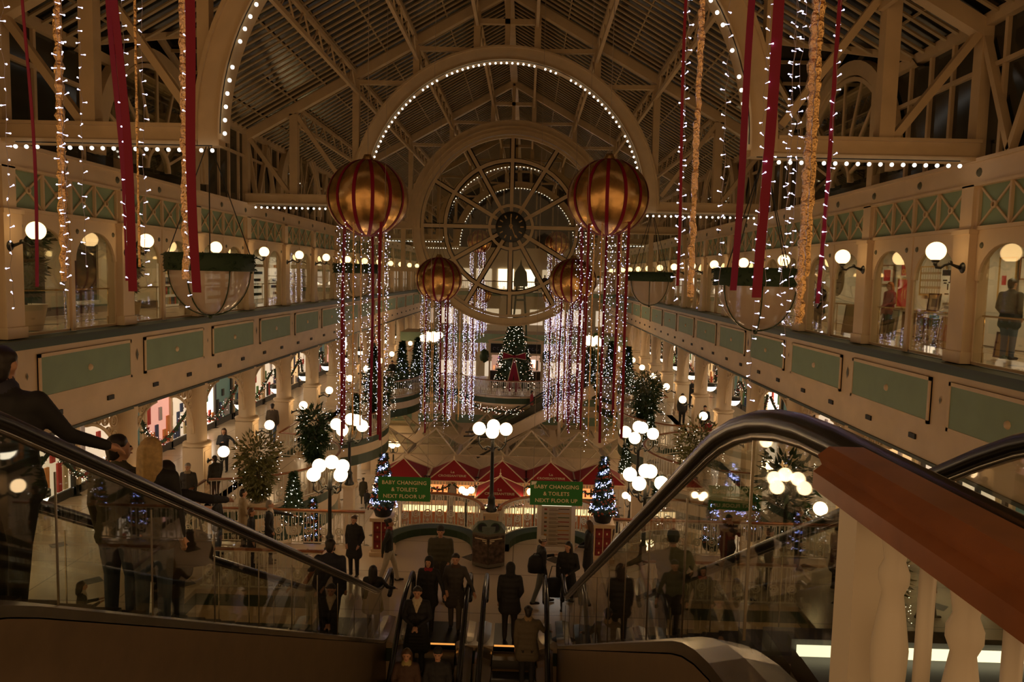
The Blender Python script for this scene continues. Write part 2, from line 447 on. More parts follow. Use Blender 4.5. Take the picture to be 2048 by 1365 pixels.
# --- roof: glazed gable with close rafters, dormer cut over the first fan window
EZ, AZ = 5.55, 11.45
SL = (AZ - EZ) / XW
def rz_(x): return AZ - abs(x) * SL
m = M()
DY0, DY1, DX = S(1.42) - 3.9, S(1.42) + 3.9, 7.6
for s in (-1, 1):
    for (a, b, xe) in ((-8, DY0, XW), (DY0, DY1, DX), (DY1, YE, XW)):
        m.quad((0, a, AZ + .1), (s * xe, a, rz_(xe) + .1), (s * xe, b, rz_(xe) + .1), (0, b, AZ + .1), ROOFGLASS)
    y = -6.0
    while y < min(YE, 80):
        xe = DX + (XW - DX) * abs(y - S(1.42)) / 3.9 if DY0 < y < DY1 else XW
        m.beam((s * .1, y, rz_(.1)), (s * xe, y, rz_(xe)), .045, .11, RAFT, (0, 1, 0))
        y += .48
    for xk in (1.2, 2.4, 3.6, 4.8, 6.0, 7.2, 8.4, 9.6):
        for (a, b) in ((-6, DY0), (DY1, YE)) if xk > DX else ((-6, YE),):
            m.beam((s * xk, a, rz_(xk) + .02), (s * xk, b, rz_(xk) + .02), .05, .05, RAFT)
    # dormer gable over the fan window
    yc, zr, ze = S(1.42), rz_(DX) + .05, 5.6
    for e in (-1, 1):
        m.quad((s * DX, yc, zr + .1), (s * (XW + .3), yc, zr + .1), (s * (XW + .3), yc + e * 3.9, ze), (s * (XW), yc + e * 3.9, ze), ROOFGLASS)
        m.beam((s * DX, yc, zr), (s * XW, yc + e * 3.9, ze), .14, .18, TRUSSM)
        m.add([(s * DX, yc, zr + .05), (s * DX, yc + e * 3.95, zr + .05), (s * (XW + .3), yc + e * 3.95, ze - .1)], [(0, 1, 2)], ROOFGLASS)
        m.add([(s * (XW + .28), yc, zr + .1), (s * (XW + .28), yc, 5.3), (s * (XW + .28), yc + e * 4.0, 5.3), (s * (XW + .28), yc + e * 4.0, ze + .1)], [(0, 1, 2, 3)], DG)
        m.quad((s * (XW - .1), yc + e * 3.9, ze + .05), (s * (XW + .3), yc + e * 3.9, ze + .05), (s * (XW + .3), yc + e * 4.3, 5.3), (s * (XW - .1), yc + e * 4.3, 5.3), DG)
        m.beam((s * XW, yc, zr), (s * XW, yc + e * 3.9, ze), .16, .2, TRUSSM)
        for u in (.25, .5, .75): m.beam((s * (DX + (XW - DX) * u), yc + e * 3.9 * u, zr + (ze - zr) * u), (s * XW, yc + e * 3.9 * u, zr + (ze - zr) * u), .06, .1, RAFT)
    m.beam((s * DX, yc, zr), (s * (XW + .3), yc, zr), .14, .2, TRUSSM)
m.box(-.2, .2, -6, YE, AZ - .25, AZ + .05, TRUSSM)
m.build('ceiling', kind='structure')
# --- far end
m = M(); m.box(-15, 15, YE - .3, YE, F0, 2.6, PLASTER); m.box(-15, 15, YE - .3, YE, 2.6, 12, DG)
for k in range(-5, 6): m.box(k * 2 - .1, k * 2 + .1, YE - .4, YE - .3, 2.6, 12 - abs(k) * .6, TRUSSM)
for k in range(9):
    for z in (-12.5, -6, .2):
        m.box(-12 + k * 2.7, -10.4 + k * 2.7, YE - .34, YE - .3, z, z + 1.9, SHOPW)
m.build('wall_far', kind='structure')
# near end pier and gallery stub at the right edge of the view
m = M()
for s in (-1, 1):
    m.box(s * 9.9, s * 12, 8.6, 13.2, 2.7, 12, CREAM)
m.build('wall_near', kind='structure')

# ================================================================ lattice purlins under the roof
def purlin(x, y0, y1, name_lbl):
    t = M(); z = rz_(x) - .18
    s_ = 1 if x >= 0 else -1
    t.beam((x, y0, z), (x, y1, z), .12, .14, TRUSSM); t.beam((x * .985, y0, z - .75), (x * .985, y1, z - .75), .12, .14, TRUSSM)
    n = int((y1 - y0) / .8)
    for k in range(n):
        a, b = y0 + (y1 - y0) * k / n, y0 + (y1 - y0) * (k + 1) / n
        zz = (z, z - .75) if k % 2 else (z - .75, z)
        t.beam((x, a, zz[0]), (x, b, zz[1]), .05, .05, TRUSSM)
    return t.build('lattice_purlin', label=name_lbl, cat='roof purlin')
ybay = [-6, S(0), S(3), S(6), S(9), S(12), YE]
for b in range(6):
    for x in (-8.4, -6.0, -3.6, -1.2, 1.2, 3.6, 6.0, 8.4):
        if b == 1 and abs(x) > 8: continue
        side = 'left' if x < 0 else 'right'
        rank = {1.2: 'topmost', 3.6: 'second highest', 6.0: 'second lowest', 8.4: 'lowest'}[abs(x)]
        purlin(x, ybay[b], ybay[b + 1], '%s lattice purlin on the %s roof slope, %s bay from the camera' % (rank, side, ORD[b]))
# ================================================================ arch trusses
ACX, ACZ = 0.0, 2.86
def truss(i, q):
    Y = S(i)
    t = thing('arch_truss', '%s cream arched roof truss spanning the hall from the camera' % ORD[q], 'roof truss', (0, Y, 0))
    d = .18
    a = M(); a.arcband((ACX, ACZ), 5.66, 6.12, -.04, pi + .04, 48, -d, d, TRUSSM)
    a.arcband((ACX, ACZ), 5.58, 5.66, -.02, pi + .02, 48, -d - .06, d + .06, TRUSSM)
    a.arcband((ACX, ACZ), 6.12, 6.20, -.02, pi + .02, 48, -d - .06, d + .06, TRUSSM)
    part(a, 'arch', t)
    for s in (-1, 1):
        c = M(); c.beam((0, 0, AZ - .25), (s * XW, 0, EZ - .2), .30, .34, TRUSSM, (0, 0, 1)); part(c, 'top_chord', t)
        b = M(); b.box(s * 6.13, s * XW, -d, d, 2.66, 3.04, TRUSSM); b.box(s * 6.13, s * XW, -d - .07, d + .07, 2.62, 2.70, TRUSSM)
        b.box(s * 6.22, s * XW, -d - .07, d + .07, 3.0, 3.07, TRUSSM)
        part(b, 'tie_beam', t)
        def az(x): return ACZ + math.sqrt(max(0, 6.15 ** 2 - x * x))
        for x in (1.2, 3.6, 6.0):
            p = M(); z0 = az(x) if x < 6.1 else 3.04
            p.box(s * (x - .13), s * (x + .13), -.13, .13, z0 - .05, rz_(x) - .4, TRUSSM); part(p, 'post', t)
        for x in (8.5,):
            p = M(); p.box(s * (x - .16), s * (x + .16), -.15, .15, 3.0, rz_(x) - .4, TRUSSM); part(p, 'post', t)
        for (xa, xb, zb) in ((3.6, 1.35, None), (6.0, 4.0, None)):
            p = M(); p.beam((s * xa, 0, rz_(xa) - .5), (s * xb, 0, az(xb) + .02), .16, .2, TRUSSM, (0, 1, 0)); part(p, 'diagonal', t)
        for (p0, p1) in (((10.3, EZ - .3), (8.7, 3.1)), ((8.4, rz_(8.4) - .5), (6.3, 3.3))):
            p = M(); p.beam((s * p0[0], 0, p0[1]), (s * p1[0], 0, p1[1]), .16, .2, TRUSSM, (0, 1, 0)); part(p, 'diagonal', t)
    p = M(); p.box(-.1, .1, -.1, .1, az(0), AZ - .4, TRUSSM); part(p, 'king_post', t)
    p = M(); p.box(-1.2, 1.2, -.1, .1, 9.9, 10.1, TRUSSM); part(p, 'collar', t)
    return t
for q, i in enumerate((0, 3, 6, 9, 12)): truss(i, q)
# bulbs under the arches and tie beams
bm = M(); bm.sphere((0, 0, 0), .043, BULB, 8, 6); BULB_ME = bm.mesh('bulb')
bm = M(); bm.lathe([(.02, .03), (.03, .05), (.03, .1), (.001, .1)], (0, 0, 0), BLACK, 6); SOCK_ME = bm.mesh('socket')
def bulb_run(pts, label, normal_up, single=False):
    t = thing('bulb_string', label, 'festoon lights', pts[0])
    o = Vector(pts[0])
    if single:
        b = M()
        for p in pts: b.sphere(tuple(Vector(p) - o), .04, BULB, 6, 4)
        bo = part(b, 'bulbs', t); bo['kind'] = 'stuff'
        return
    w = M(); w.tube([tuple(Vector(p) - o + Vector(u) * .1) for p, u in zip(pts, normal_up)], .012, BLACK, 4); part(w, 'cable', t)
    for p, u in zip(pts, normal_up):
        if rnd.random() < .06: continue
        inst(BULB_ME, 'bulb', t, tuple(Vector(p) - o))
for q, i in enumerate((0, 3, 9, 12)):
    Y = S(i) - .30
    n = 62 if i == 0 else (78 if i == 3 else 60)
    pts = []; nu = []
    for k in range(n + 1):
        a = pi * k / n
        rb = 5.48 if i < 4 else 5.54; pts.append((rb * cos(a), Y + (.1 if i > 4 else 0), ACZ + rb * sin(a))); nu.append((cos(a), 0, sin(a)))
    lb = 'row of round white bulbs under the arch of the %s roof truss from the camera' % ['nearest', 'second', 'fourth', 'fifth'][q]
    bulb_run(pts, lb, nu, i > 3)
    for s in (-1, 1):
        pts = [(s * (5.75 + .235 * k), Y, 2.5) for k in range(19)]
        bulb_run(pts, 'straight row of round bulbs under the %s tie beam of the %s truss' % (sgn_name(s), ['nearest', 'second', 'fourth', 'fifth'][q]), [(0, 0, 1)] * len(pts), i > 3)
# ================================================================ wheel window and clock in the third truss
t = thing('wheel_window', 'large round glazed wheel screen with spokes below the third truss', 'wheel window', (0, S(6), ACZ))
a = M(); a.arcband((0, 0), 5.40, 5.80, 0, 2 * pi, 64, -.2, .2, TRUSSM); a.arcband((0, 0), 5.2, 5.35, 0, 2 * pi, 64, -.12, .12, TRUSSM)
a.arcband((0, 0), 5.80, 5.87, 0, 2 * pi, 64, -.26, .26, TRUSSM); part(a, 'outer_rim', t)
a = M(); a.arcband((0, 0), 3.82, 4.0, 0, 2 * pi, 48, -.12, .12, TRUSSM); a.arcband((0, 0), 3.75, 4.07, 0, 2 * pi, 48, .125, .15, BLACK); part(a, 'middle_ring', t)
a = M(); a.arcband((0, 0), 1.2, 1.36, 0, 2 * pi, 32, -.12, .12, TRUSSM); a.arcband((0, 0), 1.14, 1.42, 0, 2 * pi, 32, .125, .15, BLACK); part(a, 'inner_ring', t)
for k in range(12):
    a = M(); an = pi * k / 6; a.beam((.85 * cos(an), 0, .85 * sin(an)), (5.3 * cos(an), 0, 5.3 * sin(an)), .20, .2, TRUSSM, (0, 1, 0)); a.beam((.85 * cos(an), .14, .85 * sin(an)), (5.3 * cos(an), .14, 5.3 * sin(an)), .34, .03, BLACK, (0, 1, 0)); part(a, 'spoke', t)
a = M(); a.prism([(5.2 * cos(2 * pi * k / 48), 5.2 * sin(2 * pi * k / 48)) for k in range(48)], .0, .01, WHEELGLASS, 'xz'); part(a, 'glazing', t)
c = thing('clock', 'round black clock with gold hands at the hub of the wheel window', 'clock', (0, S(6) - .3, ACZ))
a = M(); a.lathe([(.001, -.06), (.84, -.06), (.9, -.03), (.9, .12), (.001, .12)], (0, 0, 0), IRON, 32, 'y'); part(a, 'clock_face', c)
GOLDP = mat('gold_paint', (.45, .30, .12), .4, .5)
for k in range(12):
    a = M(); an = pi / 6 * k; a.beam((.55 * sin(an), -.075, .55 * cos(an)), (.75 * sin(an), -.075, .75 * cos(an)), .07, .02, GOLDP, (0, 1, 0)); part(a, 'hour_mark', c)
a = M(); a.beam((0, -.10, -.15), (-.02, -.10, .62), .05, .02, GOLDP, (0, 1, 0)); a.arcband((0, .05), .07, .11, 0, 2 * pi, 12, -.115, -.095, GOLDP); part(a, 'hour_hand', c)
a = M(); a.beam((0, -.12, .1), (.28, -.12, -.62), .045, .02, GOLDP, (0, 1, 0)); part(a, 'minute_hand', c)
# side screens of the third truss (tall panes with posts from gallery to tie beam)
for s in (-1, 1):
    m = M()
    for x in (5.3, 6.4, 8.3, 10.3): m.box(s * (x - .13), s * (x + .13), S(6) - .1, S(6) + .1, .2, 2.7, TRUSSM)
    m.box(s * 5.2, s * XW, S(6) - .12, S(6) + .12, .1, .35, TRUSSM)
    m.box(s * 5.2, s * XW, S(6) - .01, S(6), .3, 2.6, GLASS)
    m.build('trim_screen_' + sgn_name(s), kind='structure')
# ================================================================ level one and ground columns
def column(s, i, q):
    t = thing('arcade_column', '%s cream arcade column from the camera along the %s gallery' % (ORD[q], sgn_name(s)), 'column', (s * 10.5, S(i), F0))
    h1 = F1 - F0; top = -4.0 - F0
    a = M(); a.lathe([(.40, h1 + 1.9), (.36, h1 + 2.05), (.36, top - .4), (.40, top)], (0, 0, 0), CREAM, 8); part(a, 'shaft', t)
    a = M(); a.lathe([(.36, h1 + 1.84), (.50, h1 + 1.88), (.52, h1 + 1.96), (.44, h1 + 2.02), (.36, h1 + 2.02)], (0, 0, 0), CREAM, 8); part(a, 'capital', t)
    a = M(); a.box(-.36, .36, -.36, .36, h1 + .25, h1 + 1.84, CREAM); a.box(-.42, .42, -.42, .42, h1, h1 + .25, CREAM)
    a.box(s * -.38, s * -.36, -.24, .24, h1 + .4, h1 + 1.7, CREAM); part(a, 'pedestal', t)
    a = M(); a.lathe([(.42, 0), (.42, .3), (.36, .4), (.36, h1 - .9), (.48, h1 - .7), (.48, h1 - .35)], (0, 0, 0), CREAM, 8); part(a, 'lower_shaft', t)
    # cast spandrels to each side of the column
    for e in (-1, 1):
        a = M(); R_ = 1.55
        pts = [(0, e * (.36 + R_ - R_ * cos(an)), top - 1.75 + 1.55 * sin(an)) for an in [pi / 2 * k / 10 for k in range(11)]]
        a.tube(pts, .05, CREAM, 5)
        for (u, v, r) in ((.22, .32, .17), (.62, .24, .15), (.95, .17, .11), (.20, .72, .14), (.18, 1.05, .10), (.48, .55, .11), (1.2, .13, .08)):
            a.arcband((e * (.36 + u), top - v), r - .035, r, 0, 2 * pi, 10, -.03, .03, CREAM, 'yz')
            a.arcband((e * (.36 + u + .02), top - v), r * .35, r * .55, 0, 2 * pi, 8, -.02, .02, CREAM, 'yz')
        part(a, 'spandrel', t)
    return t
for s in (-1, 1):
    for q, i in enumerate(range(1, I1)): column(s, i, q)
# ================================================================ level one landing, walkways, balconies
LY0, LYB, LYA = 16.0, 18.5, 21.9        # landing near edge, near and far walkway balustrades
def slab(name, pts, top, th, facing=.42):
    m = M(); m.prism(pts, top - .12, top, FLOOR_L); 
    m.prism(pts, top - .42, top - .12, GREEN)
    m.prism(pts, top - .85, top - .42, CREAM); m.prism(pts, top - th, top - .85, GREEN)
    return m.build(name, kind='structure')
ARC = [(-1.62, 1.62), (1.87, 1.62)]      # scallop centres and radii
def arc_pts(cx, r, n=16): return [(cx + r * cos(a), LYA - .15 + (r * 1.02) * sin(a)) for a in [pi * k / n for k in range(n + 1)]]
outline = [(-3.65, LY0), (3.75, LY0), (3.75, LYA)] + arc_pts(*ARC[1]) + arc_pts(*ARC[0]) + [(-3.65, LYA)]
slab('floor_landing', outline, F1, 1.0)
slab('floor_walkway_left', [(-15.0, 9.0), (-7.2, 9.0), (-7.2, LYB), (-3.65, LYB), (-3.65, LYA), (-15.0, LYA)], F1, 1.1)
slab('floor_walkway_right', [(3.75, LYB), (8.0, LYB), (8.0, 9.0), (15.0, 9.0), (15.0, LYA), (3.75, LYA)], F1, 1.1)
# kerbs of the scallops (dark green)
m = M()
for cx, r in ARC:
    p = arc_pts(cx, r); q = arc_pts(cx, r - .42)
    vs_ = []
    for a, b in zip(p, q): vs_ += [(a[0], a[1], F1), (b[0], b[1], F1), (b[0], b[1], F1 + .22), (a[0], a[1], F1 + .22)]
    fs = []
    for k in range(len(p) - 1):
        for j in range(4): fs.append((k * 4 + j, k * 4 + (j + 1) % 4, (k + 1) * 4 + (j + 1) % 4, (k + 1) * 4 + j))
    m.add(vs_, fs, GREEN)
m.build('trim_kerb', kind='structure')
# ---------------------------------------------------------------- balustrades
def baluster_plain():
    m = M(); m.lathe([(.022, 0), (.022, .12), (.03, .15), (.018, .2), (.016, .78), (.028, .82), (.02, .87), (.02, .95)], (0, 0, 0), WHITEIRON, 5); return m.mesh('baluster')
def baluster_ring():
    m = M(); m.tube([(-.055, 0, 0), (-.055, 0, .95)], .012, WHITEIRON, 4); m.tube([(.055, 0, 0), (.055, 0, .95)], .012, WHITEIRON, 4)
    m.arcband((0, .36), .085, .12, 0, 2 * pi, 12, -.014, .014, WHITEIRON); m.arcband((0, .36), .03, .05, 0, 2 * pi, 8, -.012, .012, WHITEIRON)
    m.arcband((0, .86), .04, .065, 0, pi, 8, -.014, .014, WHITEIRON); m.beam((0, 0, .6), (0, 0, .9), .02, .02, WHITEIRON)
    m.add([(-.05, 0, .14), (0, -.01, .06), (.05, 0, .14), (0, -.01, .22)], [(0, 1, 2, 3)], WHITEIRON)
    return m.mesh('baluster')
BAL_P, BAL_R = baluster_plain(), baluster_ring()
def poly_walk(pts, step):
    """points and headings every step along a polyline"""
    out = []; P = [Vector(p) for p in pts]; acc = step / 2
    for a, b in zip(P[:-1], P[1:]):
        L_ = (b - a).length; d = (b - a) / max(L_, 1e-6)
        while acc < L_:
            out.append((a + d * acc, math.atan2(d.y, d.x), d.z)); acc += step
        acc -= L_
    return out
def balustrade(label, pts, step=.16, detail=True, rail=WOOD, group=None, h=1.05, cat='balustrade'):
    """pts are floor points of the run (x,y,z)"""
    t = thing('balustrade', label, cat, pts[0], group=group); o = Vector(pts[0])
    L = [Vector(p) - o for p in pts]
    a = M(); a.tube([(p.x, p.y, p.z + h) for p in L], .062, rail, 8, flat=.6); part(a, 'handrail', t)
    a = M(); a.tube([(p.x, p.y, p.z + .08) for p in L], .022, WHITEIRON, 5); a.tube([(p.x, p.y, p.z + h - .05) for p in L], .022, WHITEIRON, 5); part(a, 'bottom_rail', t)
    w = poly_walk([tuple(p) for p in L], step)
    if detail and len(w) <= 100:
        for k, (p, an, dz) in enumerate(w): inst(BAL_R if k % 3 == 1 else BAL_P, 'baluster', t, (p.x, p.y, p.z + .06), (0, 0, an))
    else:
        a = M()
        for k, (p, an, dz) in enumerate(w):
            c, s = cos(an), sin(an)
            a.tube([(p.x, p.y, p.z + .06), (p.x, p.y, p.z + 1.0)], .016, WHITEIRON, 3, caps=False)
            if k % 3 == 1:
                b0 = len(a.v); a.arcband((0, .4), .07, .12, 0, 2 * pi, 8, -.012, .012, WHITEIRON); a.xform(Matrix.Translation((p.x, p.y, p.z)) @ Matrix.Rotation(an, 4, 'Z'), b0)
        o_ = part(a, 'ironwork', t); o_['kind'] = 'stuff'
    return t
z = F1
balustrade('straight white balustrade on the near edge of the left walkway, beside the left escalator', [(-7.1, LYB + .05, z), (-3.9, LYB + .05, z)], .15)
balustrade('straight white balustrade along the far edge of the left walkway behind the standing group', [(-10.0, LYA - .08, z), (-3.6, LYA - .08, z)], .15)
balustrade('straight white balustrade on the near edge of the right walkway, seen through escalator glass', [(4.0, LYB + .05, z), (7.9, LYB + .05, z)], .15)
balustrade('straight white balustrade along the far edge of the right walkway', [(3.7, LYA - .08, z), (10.0, LYA - .08, z)], .15)
balustrade('short white balustrade returning to the left escalator from the near left walkway', [(-3.9, LYB + .05, z), (-3.85, 16.6, z)], .15)
balustrade('short white balustrade returning to the right escalator from the near right walkway', [(4.0, LYB + .05, z), (3.95, 16.6, z)], .15)
for k, (cx, r) in enumerate(ARC):
    p = [(x, y, F1 + .2) for x, y in reversed(arc_pts(cx, r - .12, 24))]
    balustrade('curved white balustrade round the %s scallop of the landing' % ('left', 'right')[k], p, .125, True)
# ---------------------------------------------------------------- balconies bulging from the level one galleries
def balcony(s, yc, ln, dep, label, trees):
    n = 18
    pts = [(s * (9.6 - dep * math.sqrt(max(0, 1 - ((u) ** 2)))), yc + ln / 2 * u) for u in [-1 + 2 * k / n for k in range(n + 1)]]
    poly = [(s * 9.9, yc - ln / 2)] + pts + [(s * 9.9, yc + ln / 2)]
    if s > 0: poly = poly[::-1]
    global NBAL
    slab('floor_balcony_%d' % (int(yc)), poly, F1, 1.35)
    balustrade(label, [(p[0] * .99, p[1], F1) for p in pts], .17, False)
for s in (-1, 1):
    for k, (yc, ln) in enumerate(((28.6, 7.6), (39.6, 9.0), (52.6, 9.0), (64, 9.0))):
        if s > 0: yc += 2.8 if k == 0 else 1.0
        balcony(s, yc, ln, 3.4, 'curved white balustrade of the %s %s balcony from the camera' % (ORD[k], sgn_name(s)), True)
    # straight gallery edge rails between the balconies
    for k, (a, b) in enumerate(((LYA, 24.7 + (1.4 if s > 0 else 0)), (33.0 + (2 if s > 0 else -.6), 35.1 + (1 if s > 0 else 0)), (44.2 + (1 if s > 0 else 0), 48.0 + (1 if s > 0 else 0)), (57.3 + (1 if s > 0 else 0), 59.4 + (1 if s > 0 else 0)), (68.6 + (1 if s > 0 else 0), YE))):
        balustrade('straight white gallery railing on the %s, %s stretch beyond the walkway' % (sgn_name(s), ['first', 'second', 'third', 'fourth', 'fifth'][k]), [(s * 9.58, a, F1), (s * 9.58, b, F1)], .2, False)
# gallery rails inside the upper arcade (brass)
for s in (-1, 1):
    for i in range(I0, 6):
        a = M(); a.tube([(s * (XW + .22), S(i) + .34, -.62), (s * (XW + .22), S(i) + 4.47, -.62)], .022, BRASS, 6)
        for yy in (.4, 2.4, 4.4): a.tube([(s * (XW + .22), S(i) + yy, F2), (s * (XW + .22), S(i) + yy, -.62)], .012, BRASS, 5)
        a.build('guard_rail', label='brass guard rail behind the %s upper arcade, %s bay from the camera' % (sgn_name(s), ORD[i + 1]), cat='guard rail')
# ================================================================ escalators
def esc_profile(Y0, z0, Y1, z1, ext0, ext1, h):
    """centre polyline (Y,z) from the top level z0 to the bottom z1, raised by h"""
    return [(Y0 - ext0 if Y1 > Y0 else Y0 + ext0, z0 + h), (Y0, z0 + h), (Y1, z1 + h), (Y1 + ext1 if Y1 > Y0 else Y1 - ext1, z1 + h)]
def rounded(pts, rad=.9, n=6):
    P = [Vector((0, p[0], p[1])) for p in pts]; out = [P[0]]
    for a, b, c in zip(P[:-2], P[1:-1], P[2:]):
        d1 = (a - b).normalized(); d2 = (c - b).normalized(); r = min(rad, (a - b).length * .45, (c - b).length * .45)
        p, q = b + d1 * r, b + d2 * r
        for k in range(n + 1):
            u = k / n; out.append(p * (1 - u) ** 2 + b * (2 * u * (1 - u)) + q * u ** 2)
    out.append(P[-1]); return out
def escalator(label, xa, xb, Y0, z0, Y1, z1, e0=2.2, e1=1.3):
    t = thing('escalator', label, 'escalator', (0, 0, 0))
    d = 1 if Y1 > Y0 else -1
    # steps
    a = M(); n = int(abs(Y1 - Y0) / .4); x0, x1 = xa + .22, xb - .22
    for k in range(n):
        u = k / n; ya, yb = Y0 + (Y1 - Y0) * k / n, Y0 + (Y1 - Y0) * (k + 1) / n; za = z0 + (z1 - z0) * (k + .5) / n
        a.box(x0, x1, ya, yb, za - .3, za, DARKMETAL)
        a.box(x0, x1, ya - .01 * d, ya + .03 * d, za - .005, za + .004, BRASS if k in (1, 2, n - 2) else STEEL)
    part(a, 'steps', t)
    for (yc, zc, nm) in ((Y0, z0, 'comb_plate'), (Y1, z1, 'comb_plate')):
        a = M(); e = -d * 1.1 if yc == Y0 else d * 1.1; a.box(x0, x1, yc, yc + e, zc - .12, zc + .005, DARKMETAL); part(a, nm, t)
    a = M(); zb, yb = (z1, Y1) if d > 0 else (z0, Y0); a.box(x0 + .02, x1 - .02, yb - .03, yb + .02, zb + .006, zb + .022, mat('comb_glow', (1, .5, .1), .5, emit=.9, ecol=(1, .40, .08))); part(a, 'comb_light', t, 'glowing orange comb light')
    for x in (xa, xb):
        out = -1 if x == xa else 1
        pr = rounded(esc_profile(Y0, z0, Y1, z1, e0, e1, 1.13))
        # handrail: upper run, end loops
        f, l = pr[0], pr[-1]
        def loop(p, dy):
            return [Vector((0, p.y + dy * .30 * sin(a_), p.z - .30 + .30 * cos(a_))) for a_ in [pi * k / 8 for k in range(1, 9)]]
        path = [Vector((0, f.y, f.z - .6))] + loop(f, -d)[::-1][1:] + pr + loop(l, d)
        a = M(); a.tube([(x, p.y, p.z) for p in path], .055, RUBBER, 8, flat=1.0); part(a, 'handrail', t)
        a = M(); a.tube([(x, p.y, p.z - .06) for p in pr], .022, STEEL, 5, flat=1.0); part(a, 'rail_track', t, 'bright metal track under the handrail')
        # glass panels between handrail and deck
        dk = rounded(esc_profile(Y0, z0, Y1, z1, e0, e1, .0))
        a = M(); 
        for p, q, p2, q2 in zip(pr[:-1], pr[1:], dk[:-1], dk[1:]):
            a.add([(x, p.y, p.z - .05), (x, q.y, q.z - .05), (x, q2.y, q2.z + .02), (x, p2.y, p2.z + .02)], [(0, 1, 2, 3)], ESCGLASS)
        part(a, 'glass_panel', t)
        a = M(); L_ = Y1 - Y0; nj = int(abs(L_) / 1.25)
        for k in range(nj + 1):
            y = Y0 + L_ * k / nj; zc = z0 + (z1 - z0) * k / nj
            a.box(x - .006, x + .006, y - .005, y + .005, zc + .02, zc + .95, STEEL)
        o_ = part(a, 'panel_joint', t); o_['kind'] = 'stuff'
        # deck and side cladding
        a = M(); dkp = [(p.y, p.z) for p in dk]
        xi, xo = (x + .20, x - .16) if out < 0 else (x - .20, x + .16)
        vs_ = []
        for y, zz in dkp: vs_ += [(xi, y, zz - .02), (x, y, zz + .05), (xo, y, zz + .02), (xo, y, zz - .06)]
        fs = []
        for k in range(len(dkp) - 1):
            for j in range(3): fs.append((k * 4 + j, k * 4 + j + 1, (k + 1) * 4 + j + 1, (k + 1) * 4 + j))
        a.add(vs_, fs, STEEL); part(a, 'deck', t)
        a = M(); vs_ = []
        for y, zz in dkp: vs_ += [(xo, y, zz - .05), (xo, y, zz - 1.25)]
        a.add(vs_, [(k * 2, k * 2 + 1, k * 2 + 3, k * 2 + 2) for k in range(len(dkp) - 1)], CLAD); part(a, 'side_cladding', t)
    a = M(); vs_ = []
    for p in dk: vs_ += [(xa - .16, p.y, p.z - 1.25), (xb + .16, p.y, p.z - 1.25)]
    a.add(vs_, [(k * 2, k * 2 + 1, k * 2 + 3, k * 2 + 2) for k in range(len(dk) - 1)], CLAD); part(a, 'underside', t)
    return t
escalator('left escalator with dark handrails running from the top floor down to the landing', -3.55, -2.05, 3.55, F2, 16.05, F1, 2.0, 1.2)
escalator('right escalator with the large curved handrail in front of the wooden newel', 2.02, 3.52, 3.35, F2, 16.05, F1, 2.0, 1.2)
escalator('centre left escalator leading down from the landing towards the camera', -1.50, -.14, 16.0, F1, 3.7, F0, 1.1, 1.2)
escalator('centre right escalator leading down from the landing towards the camera', .24, 1.60, 16.0, F1, 3.7, F0, 1.1, 1.2)
# top landing where the camera stands and its guard balustrade (very near, right)
m = M(); m.box(-15, 15, -6, 1.3, F2 - .3, F2, FLOOR_L); m.build('floor_top', kind='structure')
t = thing('balustrade', 'near wooden rail and white turned balusters at the bottom right corner', 'balustrade', (1.66, 0, F2))
a = M()
prof = [(-.065, -.03), (-.065, .005), (-.048, .02), (-.058, .04), (-.035, .058), (.035, .058), (.058, .04), (.048, .02), (.065, 0), (.065, -.03)]
zt = 1.255
a.prism([(x, zt + z_) for x, z_ in prof], -.5, 1.56, WOOD, 'xz'); part(a, 'handrail', t)
a = M(); a.box(-.04, .04, 1.40, 1.48, 0, zt - .03, WHITEIRON)
a.lathe([(.001, -.004), (.012, -.004), (.012, 0)], (-.042, 1.44, .80), ROSE, 8, 'x'); part(a, 'newel', t)
for k, y in enumerate((1.33, 1.22, 1.11, 1.00, .89)):
    a = M()
    if k % 2 == 0: a.lathe([(.018, 0), (.022, .15), (.018, .3), (.018, .60), (.019, .64), (.029, .655), (.029, .67), (.019, .685), (.021, .74), (.031, .755), (.031, .775), (.020, .79), (.022, .86), (.030, .95), (.032, 1.0), (.024, 1.06), (.018, 1.10), (.026, 1.12), (.026, 1.14), (.018, 1.16), (.028, 1.22)], (0, y, 0), WHITEIRON, 10)
    else:
        a.tube([(0, y - .05, 0), (0, y - .05, .86)], .013, WHITEIRON, 6); a.tube([(0, y + .05, 0), (0, y + .05, .86)], .013, WHITEIRON, 6)
        a.arcband((y, .86), .038, .064, 0, pi, 12, -.014, .014, WHITEIRON, 'yz'); a.arcband((y, .56), .03, .055, 0, 2 * pi, 12, -.014, .014, WHITEIRON, 'yz')
        a.tube([(0, y, .90), (0, y, 1.22)], .013, WHITEIRON, 6)
    part(a, 'baluster', t)
STRIP = mat('strip_light_tube', (1, 1, .9), .4, emit=2.2, ecol=(1.0, .90, .62))
t = thing('strip_light', 'bright white strip light across the escalator top behind the near white balusters', 'strip light', (2.77, 3.25, F2 + .012))
a = M(); a.box(-.54, .9, -.02, .02, .0, .034, STRIP); part(a, 'tube', t)
a = M(); a.box(-.56, .92, .03, .08, -.0, .055, DARKMETAL); part(a, 'housing', t)
